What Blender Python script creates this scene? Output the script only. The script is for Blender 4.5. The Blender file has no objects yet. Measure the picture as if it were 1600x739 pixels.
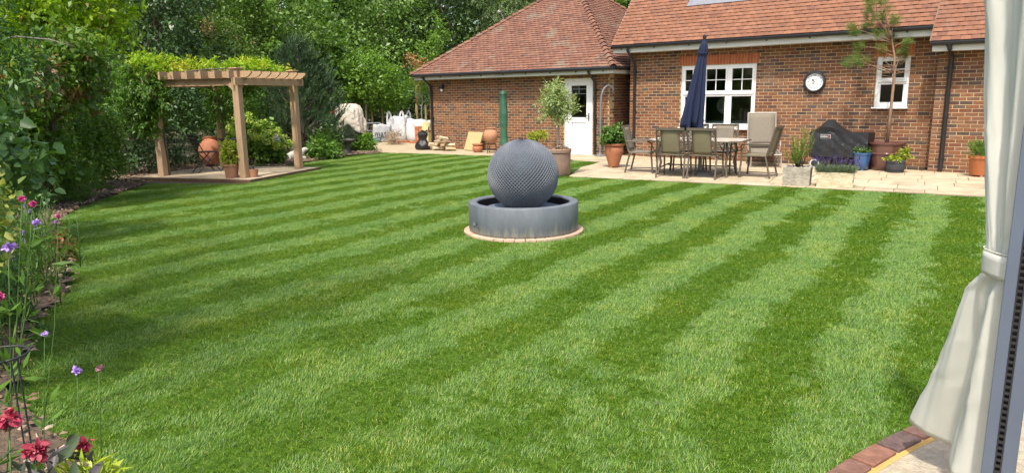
import bpy, math, random
import numpy as np
from mathutils import Vector, Matrix, Euler

# ------------------------------------------------------------------ camera, sky, sun, exposure
SC = bpy.context.scene
COL = SC.collection
R = math.radians
CAM_H = 1.66
PITCH, ROLL, HEAD = math.atan(220/1110.0), R(0.86), R(129.5)
hd = Vector((math.cos(HEAD), math.sin(HEAD), 0))
fw = hd*math.cos(PITCH) - Vector((0, 0, 1))*math.sin(PITCH)
r0 = Vector((math.sin(HEAD), -math.cos(HEAD), 0)); u0 = r0.cross(fw)
rx = r0*math.cos(ROLL) - u0*math.sin(ROLL); ux = r0*math.sin(ROLL) + u0*math.cos(ROLL)
cam_d = bpy.data.cameras.new('camera'); cam = bpy.data.objects.new('camera', cam_d); COL.objects.link(cam)
M3 = Matrix((rx, ux, -fw)).transposed()
cam.matrix_world = Matrix.Translation((0, 0, CAM_H)) @ M3.to_4x4()
cam_d.sensor_width = 36; cam_d.lens = 1110/1600*36; cam_d.clip_start = .05; cam_d.clip_end = 600
SC.camera = cam

SUN_AZ = Vector((0.31, -0.95, 0)).normalized(); SUN_EL = R(60)
world = bpy.data.worlds.new('World'); SC.world = world; world.use_nodes = True
wn = world.node_tree.nodes; wl = world.node_tree.links
sky = wn.new('ShaderNodeTexSky'); sky.sky_type = 'NISHITA'; sky.sun_disc = False
sky.sun_elevation = SUN_EL; sky.sun_rotation = math.atan2(SUN_AZ.x, SUN_AZ.y)
sky.air_density = 1.0; sky.dust_density = 4.0; sky.ozone_density = .6
bg = wn['Background']; bg.inputs[1].default_value = 0.15
wl.new(sky.outputs[0], bg.inputs[0])
sun_d = bpy.data.lights.new('sun', 'SUN'); sun_d.energy = 2.8; sun_d.angle = R(2.5); sun_d.color = (1, .95, .87)
sun = bpy.data.objects.new('sun', sun_d); COL.objects.link(sun)
to_sun = SUN_AZ*math.cos(SUN_EL) + Vector((0, 0, math.sin(SUN_EL)))
sun.rotation_euler = (-to_sun).to_track_quat('-Z', 'Y').to_euler()
SC.view_settings.view_transform = 'Standard'; SC.view_settings.look = 'None'
SC.view_settings.exposure = 0.92; SC.view_settings.gamma = 1.0; SC.view_settings.use_curve_mapping = False
SC.cycles.max_bounces = 8; SC.cycles.transparent_max_bounces = 12

# ------------------------------------------------------------------ helpers
rnd = random.Random(7)
def tag(o, label=None, cat=None, group=None, kind=None):
    if label: o['label'] = label
    if cat: o['category'] = cat
    if group: o['group'] = group
    if kind: o['kind'] = kind
    return o
def thing(name, label, cat, loc=(0, 0, 0), rz=0, group=None):
    o = bpy.data.objects.new(name, None); COL.objects.link(o); o.empty_display_size = .1
    o.location = loc; o.rotation_euler = (0, 0, rz)
    return tag(o, label, cat, group)
def link(name, me, mat=None, parent=None):
    o = bpy.data.objects.new(name, me); COL.objects.link(o)
    if mat is not None:
        me.materials.clear(); me.materials.append(mat)
    if parent is not None: o.parent = parent
    return o
def copy_tree(o, parent=None):
    c = o.copy(); COL.objects.link(c); c.parent = parent
    for ch in o.children: copy_tree(ch, c)
    return c
def np_mesh(name, V, F, flat=False):
    """V (n,3), F (m,k) arrays -> mesh, fast"""
    me = bpy.data.meshes.new(name); V = np.asarray(V, dtype=np.float32); F = np.asarray(F, dtype=np.int32)
    n, k = F.shape
    me.vertices.add(len(V)); me.vertices.foreach_set('co', V.ravel())
    me.loops.add(n*k); me.loops.foreach_set('vertex_index', F.ravel())
    me.polygons.add(n); me.polygons.foreach_set('loop_start', np.arange(0, n*k, k, dtype=np.int32))
    if flat: me.polygons.foreach_set('use_smooth', np.zeros(n, dtype=bool))
    me.update(calc_edges=True)
    return me
class MB:
    def __init__(s): s.v = []; s.f = []
    def add(s, vs, fs, M=None):
        o = len(s.v)
        s.v += [tuple(M @ Vector(v)) if M is not None else tuple(v) for v in vs]
        s.f += [[i+o for i in f] for f in fs]; return s
    def box(s, c, d, M=None, rot=None):
        x, y, z = d[0]/2, d[1]/2, d[2]/2
        vs = [Vector((a*x, b*y, e*z)) for e in (-1, 1) for a, b in ((-1, -1), (1, -1), (1, 1), (-1, 1))]
        if rot is not None:
            Rm = Euler(rot).to_matrix(); vs = [Rm @ v for v in vs]
        vs = [v + Vector(c) for v in vs]
        return s.add(vs, [[3, 2, 1, 0], [4, 5, 6, 7], [0, 1, 5, 4], [1, 2, 6, 5], [2, 3, 7, 6], [3, 0, 4, 7]], M)
    def bar(s, p, q, w, h, up=(0, 0, 1)):
        p, q = Vector(p), Vector(q); d = (q-p).normalized(); u = Vector(up)
        sd = d.cross(u)
        if sd.length < 1e-4: sd = d.cross(Vector((1, 0, 0)))
        sd.normalize(); u = sd.cross(d)
        vs = [e + sd*(a*w/2) + u*(b*h/2) for e in (p, q) for a, b in ((-1, -1), (1, -1), (1, 1), (-1, 1))]
        return s.add(vs, [[3, 2, 1, 0], [4, 5, 6, 7], [0, 1, 5, 4], [1, 2, 6, 5], [2, 3, 7, 6], [3, 0, 4, 7]])
    def tube(s, pts, r, n=8, M=None, cap=True):
        pts = [Vector(p) for p in pts]; k = len(pts)
        if not isinstance(r, (list, tuple)): r = [r]*k
        t0 = (pts[1]-pts[0]).normalized(); a = t0.orthogonal().normalized(); vs = []
        for i, p in enumerate(pts):
            t = (pts[min(i+1, k-1)] - pts[max(i-1, 0)]).normalized()
            a = (a - t*a.dot(t))
            a = a.normalized() if a.length > 1e-6 else t.orthogonal().normalized()
            b = t.cross(a)
            for j in range(n):
                an = 2*math.pi*j/n; vs.append(p + (a*math.cos(an) + b*math.sin(an))*r[i])
        fs = [[i*n+j, i*n+(j+1) % n, (i+1)*n+(j+1) % n, (i+1)*n+j] for i in range(k-1) for j in range(n)]
        if cap: fs += [list(range(n))[::-1], [(k-1)*n+j for j in range(n)]]
        return s.add(vs, fs, M)
    def lathe(s, prof, n=28, c=(0, 0, 0), M=None, caps=True, wob=None):
        vs = []
        for i, (r, z) in enumerate(prof):
            for j in range(n):
                an = 2*math.pi*j/n; rr = r*(wob(an, z) if wob else 1)
                vs.append((c[0]+rr*math.cos(an), c[1]+rr*math.sin(an), c[2]+z))
        k = len(prof)
        fs = [[i*n+j, i*n+(j+1) % n, (i+1)*n+(j+1) % n, (i+1)*n+j] for i in range(k-1) for j in range(n)]
        if caps: fs += [list(range(n))[::-1], [(k-1)*n+j for j in range(n)]]
        return s.add(vs, fs, M)
    def grid(s, rows, closed=False):
        m = len(rows[0]); vs = [p for r_ in rows for p in r_]; k = len(rows)
        fs = [[i*m+j, i*m+(j+1) % m, (i+1)*m+(j+1) % m, (i+1)*m+j] for i in range(k-1) for j in range(m if closed else m-1)]
        return s.add(vs, fs)
    def prism(s, poly, z0, z1):
        n = len(poly)
        vs = [(p[0], p[1], z0) for p in poly] + [(p[0], p[1], z1) for p in poly]
        return s.add(vs, [list(range(n))[::-1], list(range(n, 2*n))] + [[i, (i+1) % n, n+(i+1) % n, n+i] for i in range(n)])
    def build(s, name, mat=None, parent=None, smooth=False, bevel=0, solid=0, loc=None, rz=0):
        me = bpy.data.meshes.new(name); me.from_pydata([tuple(v) for v in s.v], [], s.f); me.update()
        if smooth:
            for p in me.polygons: p.use_smooth = True
            if smooth is not True: me.set_sharp_from_angle(angle=R(smooth))
        o = link(name, me, mat, parent)
        if solid:
            m = o.modifiers.new('s', 'SOLIDIFY'); m.thickness = solid; m.offset = 0
        if bevel:
            m = o.modifiers.new('b', 'BEVEL'); m.width = bevel; m.segments = 2; m.limit_method = 'ANGLE'; m.angle_limit = R(40)
        if loc is not None: o.location = loc
        o.rotation_euler = (0, 0, rz)
        return o
def text_mesh(name, body, size, mat, parent, loc, rot, ext=.001, align='CENTER'):
    c = bpy.data.curves.new(name, 'FONT'); c.body = body; c.size = size; c.extrude = ext; c.align_x = align; c.align_y = 'CENTER'
    t = bpy.data.objects.new(name, c); COL.objects.link(t)
    dg = bpy.context.evaluated_depsgraph_get(); me = bpy.data.meshes.new_from_object(t.evaluated_get(dg))
    bpy.data.objects.remove(t); o = link(name, me, mat, parent); o.location = loc; o.rotation_euler = rot
    return o

# ------------------------------------------------------------------ materials
def _nt(name):
    m = bpy.data.materials.new(name); m.use_nodes = True; nt = m.node_tree
    return m, nt.nodes, nt.links, nt.nodes['Principled BSDF']
def mat(name, col, rough=.7, col2=None, scale=6, bump=.2, bscale=40, metal=0, spec=.4, coat=0, detail=6, stretch=None, world=False, bdist=.01, lo=.3, hi=.7):
    m, N, L, P = _nt(name)
    P.inputs['Roughness'].default_value = rough; P.inputs['Metallic'].default_value = metal
    P.inputs['Specular IOR Level'].default_value = spec; P.inputs['Coat Weight'].default_value = coat
    if world: src = N.new('ShaderNodeNewGeometry').outputs['Position']
    else: src = N.new('ShaderNodeTexCoord').outputs['Object']
    if stretch:
        mp = N.new('ShaderNodeMapping'); mp.inputs['Scale'].default_value = stretch; L.new(src, mp.inputs[0]); src = mp.outputs[0]
    if col2 is None: col2 = tuple(c*.72 for c in col)
    nz = N.new('ShaderNodeTexNoise'); nz.inputs['Scale'].default_value = scale; nz.inputs['Detail'].default_value = detail; nz.inputs['Roughness'].default_value = .65
    L.new(src, nz.inputs['Vector'])
    rp = N.new('ShaderNodeValToRGB'); rp.color_ramp.elements[0].position = lo; rp.color_ramp.elements[1].position = hi
    rp.color_ramp.elements[0].color = (*col2, 1); rp.color_ramp.elements[1].color = (*col, 1)
    L.new(nz.outputs['Fac'], rp.inputs[0]); L.new(rp.outputs[0], P.inputs['Base Color'])
    if bump:
        b = N.new('ShaderNodeBump'); b.inputs['Strength'].default_value = bump; b.inputs['Distance'].default_value = bdist
        n2 = N.new('ShaderNodeTexNoise'); n2.inputs['Scale'].default_value = bscale; n2.inputs['Detail'].default_value = 4
        L.new(src, n2.inputs['Vector']); L.new(n2.outputs['Fac'], b.inputs['Height']); L.new(b.outputs[0], P.inputs['Normal'])
    return m
def island_rand(N, L):
    g = N.new('ShaderNodeNewGeometry'); oi = N.new('ShaderNodeObjectInfo')
    a = N.new('ShaderNodeMath'); a.operation = 'ADD'; L.new(g.outputs['Random Per Island'], a.inputs[0]); L.new(oi.outputs['Random'], a.inputs[1])
    f = N.new('ShaderNodeMath'); f.operation = 'FRACT'; L.new(a.outputs[0], f.inputs[0])
    return f.outputs[0], g
def ramp(N, stops, interp='LINEAR'):
    rp = N.new('ShaderNodeValToRGB'); rp.color_ramp.interpolation = interp; e = rp.color_ramp.elements
    while len(e) < len(stops): e.new(.5)
    for i, (p, c) in enumerate(stops): e[i].position = p; e[i].color = (*c, 1)
    return rp
def mat_pieces(name, stops, rough=.85, nscale=14, namt=.45, bump=.5, bscale=60, patch=None):
    """masonry pieces: each brick / tile / slab takes its own fired colour, plus speckle and relief"""
    m, N, L, P = _nt(name); P.inputs['Roughness'].default_value = rough; P.inputs['Specular IOR Level'].default_value = .25
    fac, g = island_rand(N, L)
    rp = ramp(N, stops); L.new(fac, rp.inputs[0])
    nz = N.new('ShaderNodeTexNoise'); nz.inputs['Scale'].default_value = nscale; nz.inputs['Detail'].default_value = 8; nz.inputs['Roughness'].default_value = .7
    L.new(g.outputs['Position'], nz.inputs['Vector'])
    mr = N.new('ShaderNodeMapRange'); mr.inputs[1].default_value = .25; mr.inputs[2].default_value = .75; mr.inputs[3].default_value = 1-namt; mr.inputs[4].default_value = 1+namt*.7
    L.new(nz.outputs['Fac'], mr.inputs[0])
    mx = N.new('ShaderNodeVectorMath'); mx.operation = 'SCALE'; L.new(rp.outputs[0], mx.inputs[0]); L.new(mr.outputs[0], mx.inputs['Scale'])
    out = mx.outputs[0]
    if patch:
        n3 = N.new('ShaderNodeTexNoise'); n3.inputs['Scale'].default_value = patch[1]; n3.inputs['Detail'].default_value = 5
        L.new(g.outputs['Position'], n3.inputs['Vector'])
        r3 = ramp(N, [(patch[2], (0, 0, 0)), (patch[3], (1, 1, 1))]); L.new(n3.outputs['Fac'], r3.inputs[0])
        mm = N.new('ShaderNodeMix'); mm.data_type = 'RGBA'; L.new(r3.outputs[0], mm.inputs[0]); L.new(out, mm.inputs[6]); mm.inputs[7].default_value = (*patch[0], 1)
        out = mm.outputs[2]
    L.new(out, P.inputs['Base Color'])
    b = N.new('ShaderNodeBump'); b.inputs['Strength'].default_value = bump; b.inputs['Distance'].default_value = .006
    n2 = N.new('ShaderNodeTexNoise'); n2.inputs['Scale'].default_value = bscale; n2.inputs['Detail'].default_value = 4
    L.new(g.outputs['Position'], n2.inputs['Vector']); L.new(n2.outputs['Fac'], b.inputs['Height']); L.new(b.outputs[0], P.inputs['Normal'])
    return m
def mat_leaf(name, stops, trans=.3, rough=.45, spec=.35, patch=None, tcol=None):
    m, N, L, P = _nt(name); P.inputs['Roughness'].default_value = rough; P.inputs['Specular IOR Level'].default_value = spec
    fac, g = island_rand(N, L); rp = ramp(N, stops); L.new(fac, rp.inputs[0]); out = rp.outputs[0]
    if patch:   # (colour, noise scale, lo, hi): shoots of another leaf colour
        n3 = N.new('ShaderNodeTexNoise'); n3.inputs['Scale'].default_value = patch[1]; n3.inputs['Detail'].default_value = 3
        L.new(g.outputs['Position'], n3.inputs['Vector'])
        r3 = ramp(N, [(patch[2], (0, 0, 0)), (patch[3], (1, 1, 1))]); L.new(n3.outputs['Fac'], r3.inputs[0])
        mm = N.new('ShaderNodeMix'); mm.data_type = 'RGBA'; L.new(r3.outputs[0], mm.inputs[0]); L.new(out, mm.inputs[6]); mm.inputs[7].default_value = (*patch[0], 1)
        out = mm.outputs[2]
    L.new(out, P.inputs['Base Color'])
    T = N.new('ShaderNodeBsdfTranslucent')
    sc = N.new('ShaderNodeVectorMath'); sc.operation = 'MULTIPLY'; L.new(out, sc.inputs[0]); sc.inputs[1].default_value = tcol or (1.5, 1.6, .7)
    L.new(sc.outputs[0], T.inputs[0])
    mix = N.new('ShaderNodeMixShader'); mix.inputs[0].default_value = trans
    L.new(P.outputs[0], mix.inputs[1]); L.new(T.outputs[0], mix.inputs[2]); L.new(mix.outputs[0], N['Material Output'].inputs[0])
    return m
def mat_glass(name, tint=(.9, .95, .93), refl=.09):
    m, N, L, P = _nt(name)
    t = N.new('ShaderNodeBsdfTransparent'); t.inputs[0].default_value = (*tint, 1)
    gl = N.new('ShaderNodeBsdfGlossy'); gl.inputs['Roughness'].default_value = .02
    fr = N.new('ShaderNodeFresnel'); fr.inputs[0].default_value = 1.6
    mx = N.new('ShaderNodeMixShader'); L.new(fr.outputs[0], mx.inputs[0]); L.new(t.outputs[0], mx.inputs[1]); L.new(gl.outputs[0], mx.inputs[2])
    L.new(mx.outputs[0], N['Material Output'].inputs[0])
    return m
brick_stops = [(0, (.20, .084, .042)), (.2, (.235, .105, .052)), (.38, (.165, .062, .036)), (.52, (.22, .108, .060)), (.64, (.14, .062, .042)), (.74, (.092, .056, .046)), (.83, (.24, .118, .064)), (.92, (.075, .052, .045)), (1, (.13, .088, .068))]
M_BRICK = mat_pieces('brick', brick_stops, namt=.38, patch=((.26, .19, .135), .9, .60, .9))
M_REDBRICK = mat_pieces('red_brick', [(0, (.40, .11, .04)), (.5, (.34, .085, .034)), (1, (.44, .14, .055))], namt=.25)
M_MORTAR = mat('mortar', (.50, .385, .215), .95, (.37, .28, .15), 3, .5, 90)
M_TILE = mat_pieces('roof_tile', [(0, (.225, .104, .060)), (.25, (.20, .09, .052)), (.5, (.25, .118, .070)), (.7, (.18, .08, .048)), (.85, (.22, .108, .068)), (1, (.155, .073, .047))], namt=.22, patch=((.36, .23, .18), .9, .66, .85))
M_TILE_G = mat_pieces('weathered_roof_tile', [(0, (.20, .098, .062)), (.25, (.17, .078, .05)), (.5, (.23, .115, .076)), (.7, (.155, .072, .048)), (.85, (.195, .103, .074)), (1, (.12, .062, .045))], namt=.3, patch=((.20, .17, .12), 1.3, .56, .74))
M_SLAB = mat_pieces('patio_slab', [(0, (.43, .345, .225)), (.3, (.47, .385, .26)), (.6, (.39, .315, .205)), (.8, (.49, .40, .27)), (1, (.42, .35, .245))], .9, 5, .28, .4, 40, patch=((.25, .205, .135), 1.7, .50, .75))
M_WHITE = mat('white_upvc', (.82, .82, .80), .35, (.78, .78, .76), 3, 0, spec=.5)
M_FASCIA = mat('white_fascia', (.70, .69, .63), .5, (.52, .51, .45), 1.6, .05, stretch=(1, 1, 4))
M_BLACK = mat('black_plastic', (.016, .016, .018), .35, (.025, .025, .027), 5, .05, spec=.5)
M_GLASS = mat_glass('window_glass')
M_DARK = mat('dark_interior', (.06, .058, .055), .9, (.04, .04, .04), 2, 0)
M_LEAD = mat('lead_sheet', (.20, .205, .23), .5, (.15, .155, .175), 4, .2, 12, spec=.5)
M_TERRA = mat('terracotta', (.42, .17, .085), .8, (.33, .125, .065), 5, .3, 50)
M_TERRA2 = mat('pale_terracotta', (.46, .235, .13), .85, (.36, .17, .095), 4, .3, 50)
M_SOIL = mat('soil', (.14, .095, .06), .95, (.06, .04, .028), 14, .8, 40, world=True, bdist=.03)
M_WOODP = mat('pergola_timber', (.45, .305, .18), .75, (.34, .22, .125), 3, .3, 30, stretch=(9, 9, 1.2))
M_BARK = mat('bark', (.17, .135, .10), .95, (.075, .058, .042), 9, .9, 30, stretch=(1, 1, .3), bdist=.03)
M_PALEBARK = mat('pale_bark', (.34, .30, .25), .9, (.2, .17, .14), 9, .6, 30, stretch=(1, 1, .35), bdist=.015)
M_STONE = mat('planter_stone', (.42, .38, .30), .95, (.24, .21, .165), 7, .8, 30, bdist=.015)
M_CREAMSTONE = mat('cream_stone', (.60, .52, .36), .95, (.42, .36, .22), 7, .8, 30, bdist=.015)
M_METAL_BR = mat('bronze_metal', (.15, .122, .09), .45, (.11, .09, .066), 12, .1, metal=.35)
M_SLING = mat('sling_fabric', (.195, .168, .128), .8, (.16, .138, .105), 30, .3, 220)
M_SLING_DK = mat('sling_fabric_olive', (.20, .175, .105), .8, (.165, .145, .085), 30, .3, 220)
M_TABLETOP = mat('mosaic_top', (.42, .37, .30), .6, (.27, .23, .185), 14, .3, 40)
M_NAVY = mat('navy_canvas', (.009, .017, .05), .85, (.0065, .012, .037), 5, .25, 90)
M_GREY = mat('graphite_resin', (.15, .175, .215), .55, (.10, .118, .145), 5, .15, 60)
M_BASIN = mat('weathered_lead_look', (.155, .172, .19), .5, (.085, .098, .11), 3.2, .15, 40, stretch=(1, 1, .35), detail=9)
M_GREYMETAL = mat('grey_metal', (.30, .31, .32), .4, (.22, .23, .24), 8, .05, metal=.6)
M_BLACKIRON = mat('black_iron', (.022, .023, .026), .5, (.035, .035, .04), 12, .1)

# ------------------------------------------------------------------ ground, lawn, beds
def sheet(name, poly, z, m, kind='structure', sub=None):
    me = bpy.data.meshes.new(name); me.from_pydata([(p[0], p[1], z) for p in poly], [], [list(range(len(poly)))]); me.update()
    o = link(name, me, m); return tag(o, kind=kind)
M_EARTH = mat('woodland_floor', (.10, .085, .05), .95, (.045, .045, .022), 1.2, .6, 20, world=True, bdist=.04)
sheet('ground', [(-150, -80), (90, -80), (90, 150), (-150, 150)], -.012, M_EARTH)
LAWN = [(-2.2, .35), (-3.0, .75), (-3.39, 1.06), (-4.01, 1.05), (-4.68, 1.13), (-5.61, 1.49), (-6.23, 1.75), (-6.7, 2.06), (-7.34, 2.38), (-8.47, 2.72), (-10.05, 3.12), (-11.39, 3.61), (-12.67, 4.41), (-14.1, 5.75), (-14.9, 6.45),
        (-13.13, 7.5), (-14.1, 9.75), (-15.6, 9.95), (-16.36, 11.67), (-16.8, 13.33), (-16.86, 14.3), (-15.96, 14.55), (-14.58, 14.82), (-13.27, 15.05), (-11.62, 15.2), (-10.32, 14.95), (-9.55, 15.0), (-9.2, 13.6), (-8.35, 11.95),
        (-4.36, 12.62), (-1.27, 13.05), (3.2, 13.85), (4.0, 8.5), (2.0, 6.75), (.9, 5.95), (.2, 5.2), (-.3, 4.45), (-.62, 3.65), (-.78, 3.0), (-.86, 2.2), (-.8, 1.3), (-1.2, .6)]
def inside(poly, X, Y):
    X = np.asarray(X); Y = np.asarray(Y); r = np.zeros(X.shape, bool); n = len(poly)
    for i in range(n):
        x1, y1 = poly[i]; x2, y2 = poly[(i+1) % n]
        c = ((y1 > Y) != (y2 > Y)) & (X < (x2-x1)*(Y-y1)/(y2-y1+1e-12)+x1); r ^= c
    return r
# turf base
def mat_turf():
    m, N, L, P = _nt('turf_base'); P.inputs['Roughness'].default_value = .95; P.inputs['Specular IOR Level'].default_value = .1
    g = N.new('ShaderNodeNewGeometry'); nz = N.new('ShaderNodeTexNoise'); nz.inputs['Scale'].default_value = 30; nz.inputs['Detail'].default_value = 8
    L.new(g.outputs['Position'], nz.inputs['Vector'])
    rp = ramp(N, [(.3, (.03, .06, .006)), (.55, (.055, .11, .010)), (.78, (.12, .13, .03))]); L.new(nz.outputs['Fac'], rp.inputs[0]); L.new(rp.outputs[0], P.inputs['Base Color'])
    b = N.new('ShaderNodeBump'); b.inputs['Strength'].default_value = .8; b.inputs['Distance'].default_value = .02; L.new(nz.outputs['Fac'], b.inputs['Height']); L.new(b.outputs[0], P.inputs['Normal'])
    return m
sheet('lawn', LAWN, 0.0, mat_turf())
def mat_grass():
    m, N, L, P = _nt('grass_blade'); P.inputs['Roughness'].default_value = .48; P.inputs['Specular IOR Level'].default_value = .5
    fac, g = island_rand(N, L)
    rp = ramp(N, [(0, (.035, .095, .004)), (.2, (.08, .18, .006)), (.5, (.125, .245, .009)), (.75, (.175, .305, .013)), (.9, (.24, .34, .028)), (1, (.38, .37, .12))]); L.new(fac, rp.inputs[0])
    n1 = N.new('ShaderNodeTexNoise'); n1.inputs['Scale'].default_value = 1.7; n1.inputs['Detail'].default_value = 7; n1.inputs['Roughness'].default_value = .62; L.new(g.outputs['Position'], n1.inputs['Vector'])
    r1 = ramp(N, [(.32, (.72, .86, .72)), (.5, (1, 1, 1)), (.68, (1.4, 1.15, 1.1))]); L.new(n1.outputs['Fac'], r1.inputs[0])
    mu = N.new('ShaderNodeVectorMath'); mu.operation = 'MULTIPLY'; L.new(rp.outputs[0], mu.inputs[0]); L.new(r1.outputs[0], mu.inputs[1])
    n2 = N.new('ShaderNodeTexNoise'); n2.inputs['Scale'].default_value = 3.1; n2.inputs['Detail'].default_value = 6; n2.inputs['Roughness'].default_value = .7; L.new(g.outputs['Position'], n2.inputs['Vector'])
    r2 = ramp(N, [(.62, (0, 0, 0)), (.78, (.75, .75, .75))]); L.new(n2.outputs['Fac'], r2.inputs[0])
    mm = N.new('ShaderNodeMix'); mm.data_type = 'RGBA'; L.new(r2.outputs[0], mm.inputs[0]); L.new(mu.outputs[0], mm.inputs[6]); mm.inputs[7].default_value = (.30, .26, .10, 1)
    L.new(mm.outputs[2], P.inputs['Base Color'])
    # outer side of a rye-grass blade: paler, with its silvery sheen painted into the colour
    pal = N.new('ShaderNodeVectorMath'); pal.operation = 'MULTIPLY_ADD'; L.new(mm.outputs[2], pal.inputs[0]); pal.inputs[1].default_value = (.96, .97, 1.1); pal.inputs[2].default_value = (.018, .024, .028)
    side = N.new('ShaderNodeMix'); side.data_type = 'RGBA'; L.new(g.outputs['Backfacing'], side.inputs[0]); L.new(mm.outputs[2], side.inputs[6]); L.new(pal.outputs[0], side.inputs[7])
    L.new(side.outputs[2], P.inputs['Base Color'])
    T = N.new('ShaderNodeBsdfTranslucent'); sc = N.new('ShaderNodeVectorMath'); sc.operation = 'MULTIPLY'; L.new(mm.outputs[2], sc.inputs[0]); sc.inputs[1].default_value = (1.2, 1.35, .6)
    L.new(sc.outputs[0], T.inputs[0]); mix = N.new('ShaderNodeMixShader'); mix.inputs[0].default_value = .34
    L.new(P.outputs[0], mix.inputs[1]); L.new(T.outputs[0], mix.inputs[2]); L.new(mix.outputs[0], N['Material Output'].inputs[0])
    return m
M_GRASS = mat_grass()
CELL = .1
def tuft(i, n=140, lean=.74, hgt=.021):
    rg = np.random.default_rng(100+i)
    V = []; F = []
    for k in range(n):
        x, y = rg.uniform(-.62*CELL, .62*CELL, 2); a = math.pi/2 + rg.normal(0, .7); h = hgt*rg.uniform(.6, 1.3); w = rg.uniform(.0010, .0017)
        sx, sy = math.cos(a)*w, math.sin(a)*w
        lx = (1 if rg.random() > .17 else -.7)*lean*h*rg.uniform(.5, 1.3) + rg.normal(0, .008); ly = rg.normal(0, .010)
        o = len(V)
        V += [(x-sx, y-sy, 0), (x+sx, y+sy, 0), (x+lx*.35+sx*.8, y+ly*.35+sy*.8, h*.6), (x+lx*.35-sx*.8, y+ly*.35-sy*.8, h*.6), (x+lx, y+ly, h*.95)]
        F += [(o, o+1, o+2), (o, o+2, o+3), (o+3, o+2, o+4)]
    me = np_mesh('grass_tuft', V, F); me.materials.append(M_GRASS)
    return bpy.data.objects.new('grass_tuft', me)
tcol = bpy.data.collections.new('grass_tufts')
for i in range(6): tcol.objects.link(tuft(i))
def gn_instancer(o, coll):
    ng = bpy.data.node_groups.new('scatter', 'GeometryNodeTree')
    ng.interface.new_socket('Geometry', in_out='INPUT', socket_type='NodeSocketGeometry'); ng.interface.new_socket('Geometry', in_out='OUTPUT', socket_type='NodeSocketGeometry')
    N, L = ng.nodes, ng.links
    gi = N.new('NodeGroupInput'); go = N.new('NodeGroupOutput'); ip = N.new('GeometryNodeInstanceOnPoints'); ci = N.new('GeometryNodeCollectionInfo')
    ci.inputs[0].default_value = coll; ci.inputs[1].default_value = True; ci.inputs[2].default_value = True
    ip.inputs['Pick Instance'].default_value = True
    ra = N.new('GeometryNodeInputNamedAttribute'); ra.data_type = 'FLOAT_VECTOR'; ra.inputs[0].default_value = 'rot'
    sa = N.new('GeometryNodeInputNamedAttribute'); sa.data_type = 'FLOAT_VECTOR'; sa.inputs[0].default_value = 'scl'
    L.new(gi.outputs[0], ip.inputs['Points']); L.new(ci.outputs[0], ip.inputs['Instance']); L.new(ra.outputs[0], ip.inputs['Rotation']); L.new(sa.outputs[0], ip.inputs['Scale']); L.new(ip.outputs[0], go.inputs[0])
    md = o.modifiers.new('scatter', 'NODES'); md.node_group = ng
def scatter(name, pts, rot, scl, coll):
    me = bpy.data.meshes.new(name); me.vertices.add(len(pts)); me.vertices.foreach_set('co', np.asarray(pts, np.float32).ravel())
    for nm, arr in (('rot', rot), ('scl', scl)):
        at = me.attributes.new(nm, 'FLOAT_VECTOR', 'POINT'); at.data.foreach_set('vector', np.asarray(arr, np.float32).ravel())
    me.update(); o = link(name, me); gn_instancer(o, coll); return o
FOUNT = (-5.44, 6.83)
rg = np.random.default_rng(5)
gx, gy = np.meshgrid(np.arange(-17.2, 3.6, CELL*.93), np.arange(.3, 15.4, CELL*.93))
gx = gx.ravel() + rg.uniform(-.03, .03, gx.size); gy = gy.ravel() + rg.uniform(-.03, .03, gy.size)
ok = inside(LAWN, gx, gy) & (np.hypot(gx-FOUNT[0], gy-FOUNT[1]) > .77)
cosv = (gx*hd.x + gy*hd.y)/np.maximum(np.hypot(gx, gy), .01)
ok &= (cosv > math.cos(R(48))) & (gx*hd.x+gy*hd.y > 1.2)
gx, gy = gx[ok], gy[ok]
# mowing stripes: the blades of neighbouring passes are rolled opposite ways
SA = R(96.3); sd = np.array([math.cos(SA), math.sin(SA)]); sn = np.array([sd[1], -sd[0]])
ph = (gx*sn[0] + gy*sn[1]) - (-3.3*sn[0] + 7.41*sn[1])
wig = .05*np.sin(gy*1.7+gx*.6) + .035*np.sin(gy*5.3-gx*3.1)*np.sin(gx*4.7+gy*2.2) + .02*np.sin(gx*11+gy*7.1) + rg.normal(0, .022, gx.size)
blot = np.sin(gx*2.3+1.7*np.sin(gy*1.9))*np.sin(gy*2.6+1.3*np.sin(gx*2.9)) + .6*np.sin(gx*6.1+gy*1.2)*np.sin(gy*5.7-gx*.8)
PER = .88
light = (((ph + wig)/PER) % 1.0) < .5
ends = (gx*sd[0]+gy*sd[1] < 3.3 + .5*np.sin(gx*2.1)) & (gx > -2.6)      # the turning strip by the gazebo
light = np.where(ends, rg.random(gx.size) < .42 + .25*np.clip(blot, -1, 1), light)
flip = (blot > 1.1) & (rg.random(gx.size) < .6)      # scuffed patches lie the other way
light = light ^ flip
ang = np.where(light, SA, SA+math.pi) + rg.normal(0, .3, gx.size)
rot = np.stack([np.zeros_like(gx), np.zeros_like(gx), ang], 1)
s = rg.uniform(.85, 1.15, gx.size); hs = s*rg.uniform(.8, 1.2, gx.size)*(1+.12*blot)
lawn_o = scatter('lawn_grass', np.stack([gx, gy, np.full_like(gx, -.002)], 1), rot, np.stack([np.ones_like(s), np.ones_like(s), hs], 1), tcol)
tag(lawn_o, 'short striped green grass of the mown lawn', 'grass', kind='stuff')

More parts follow.
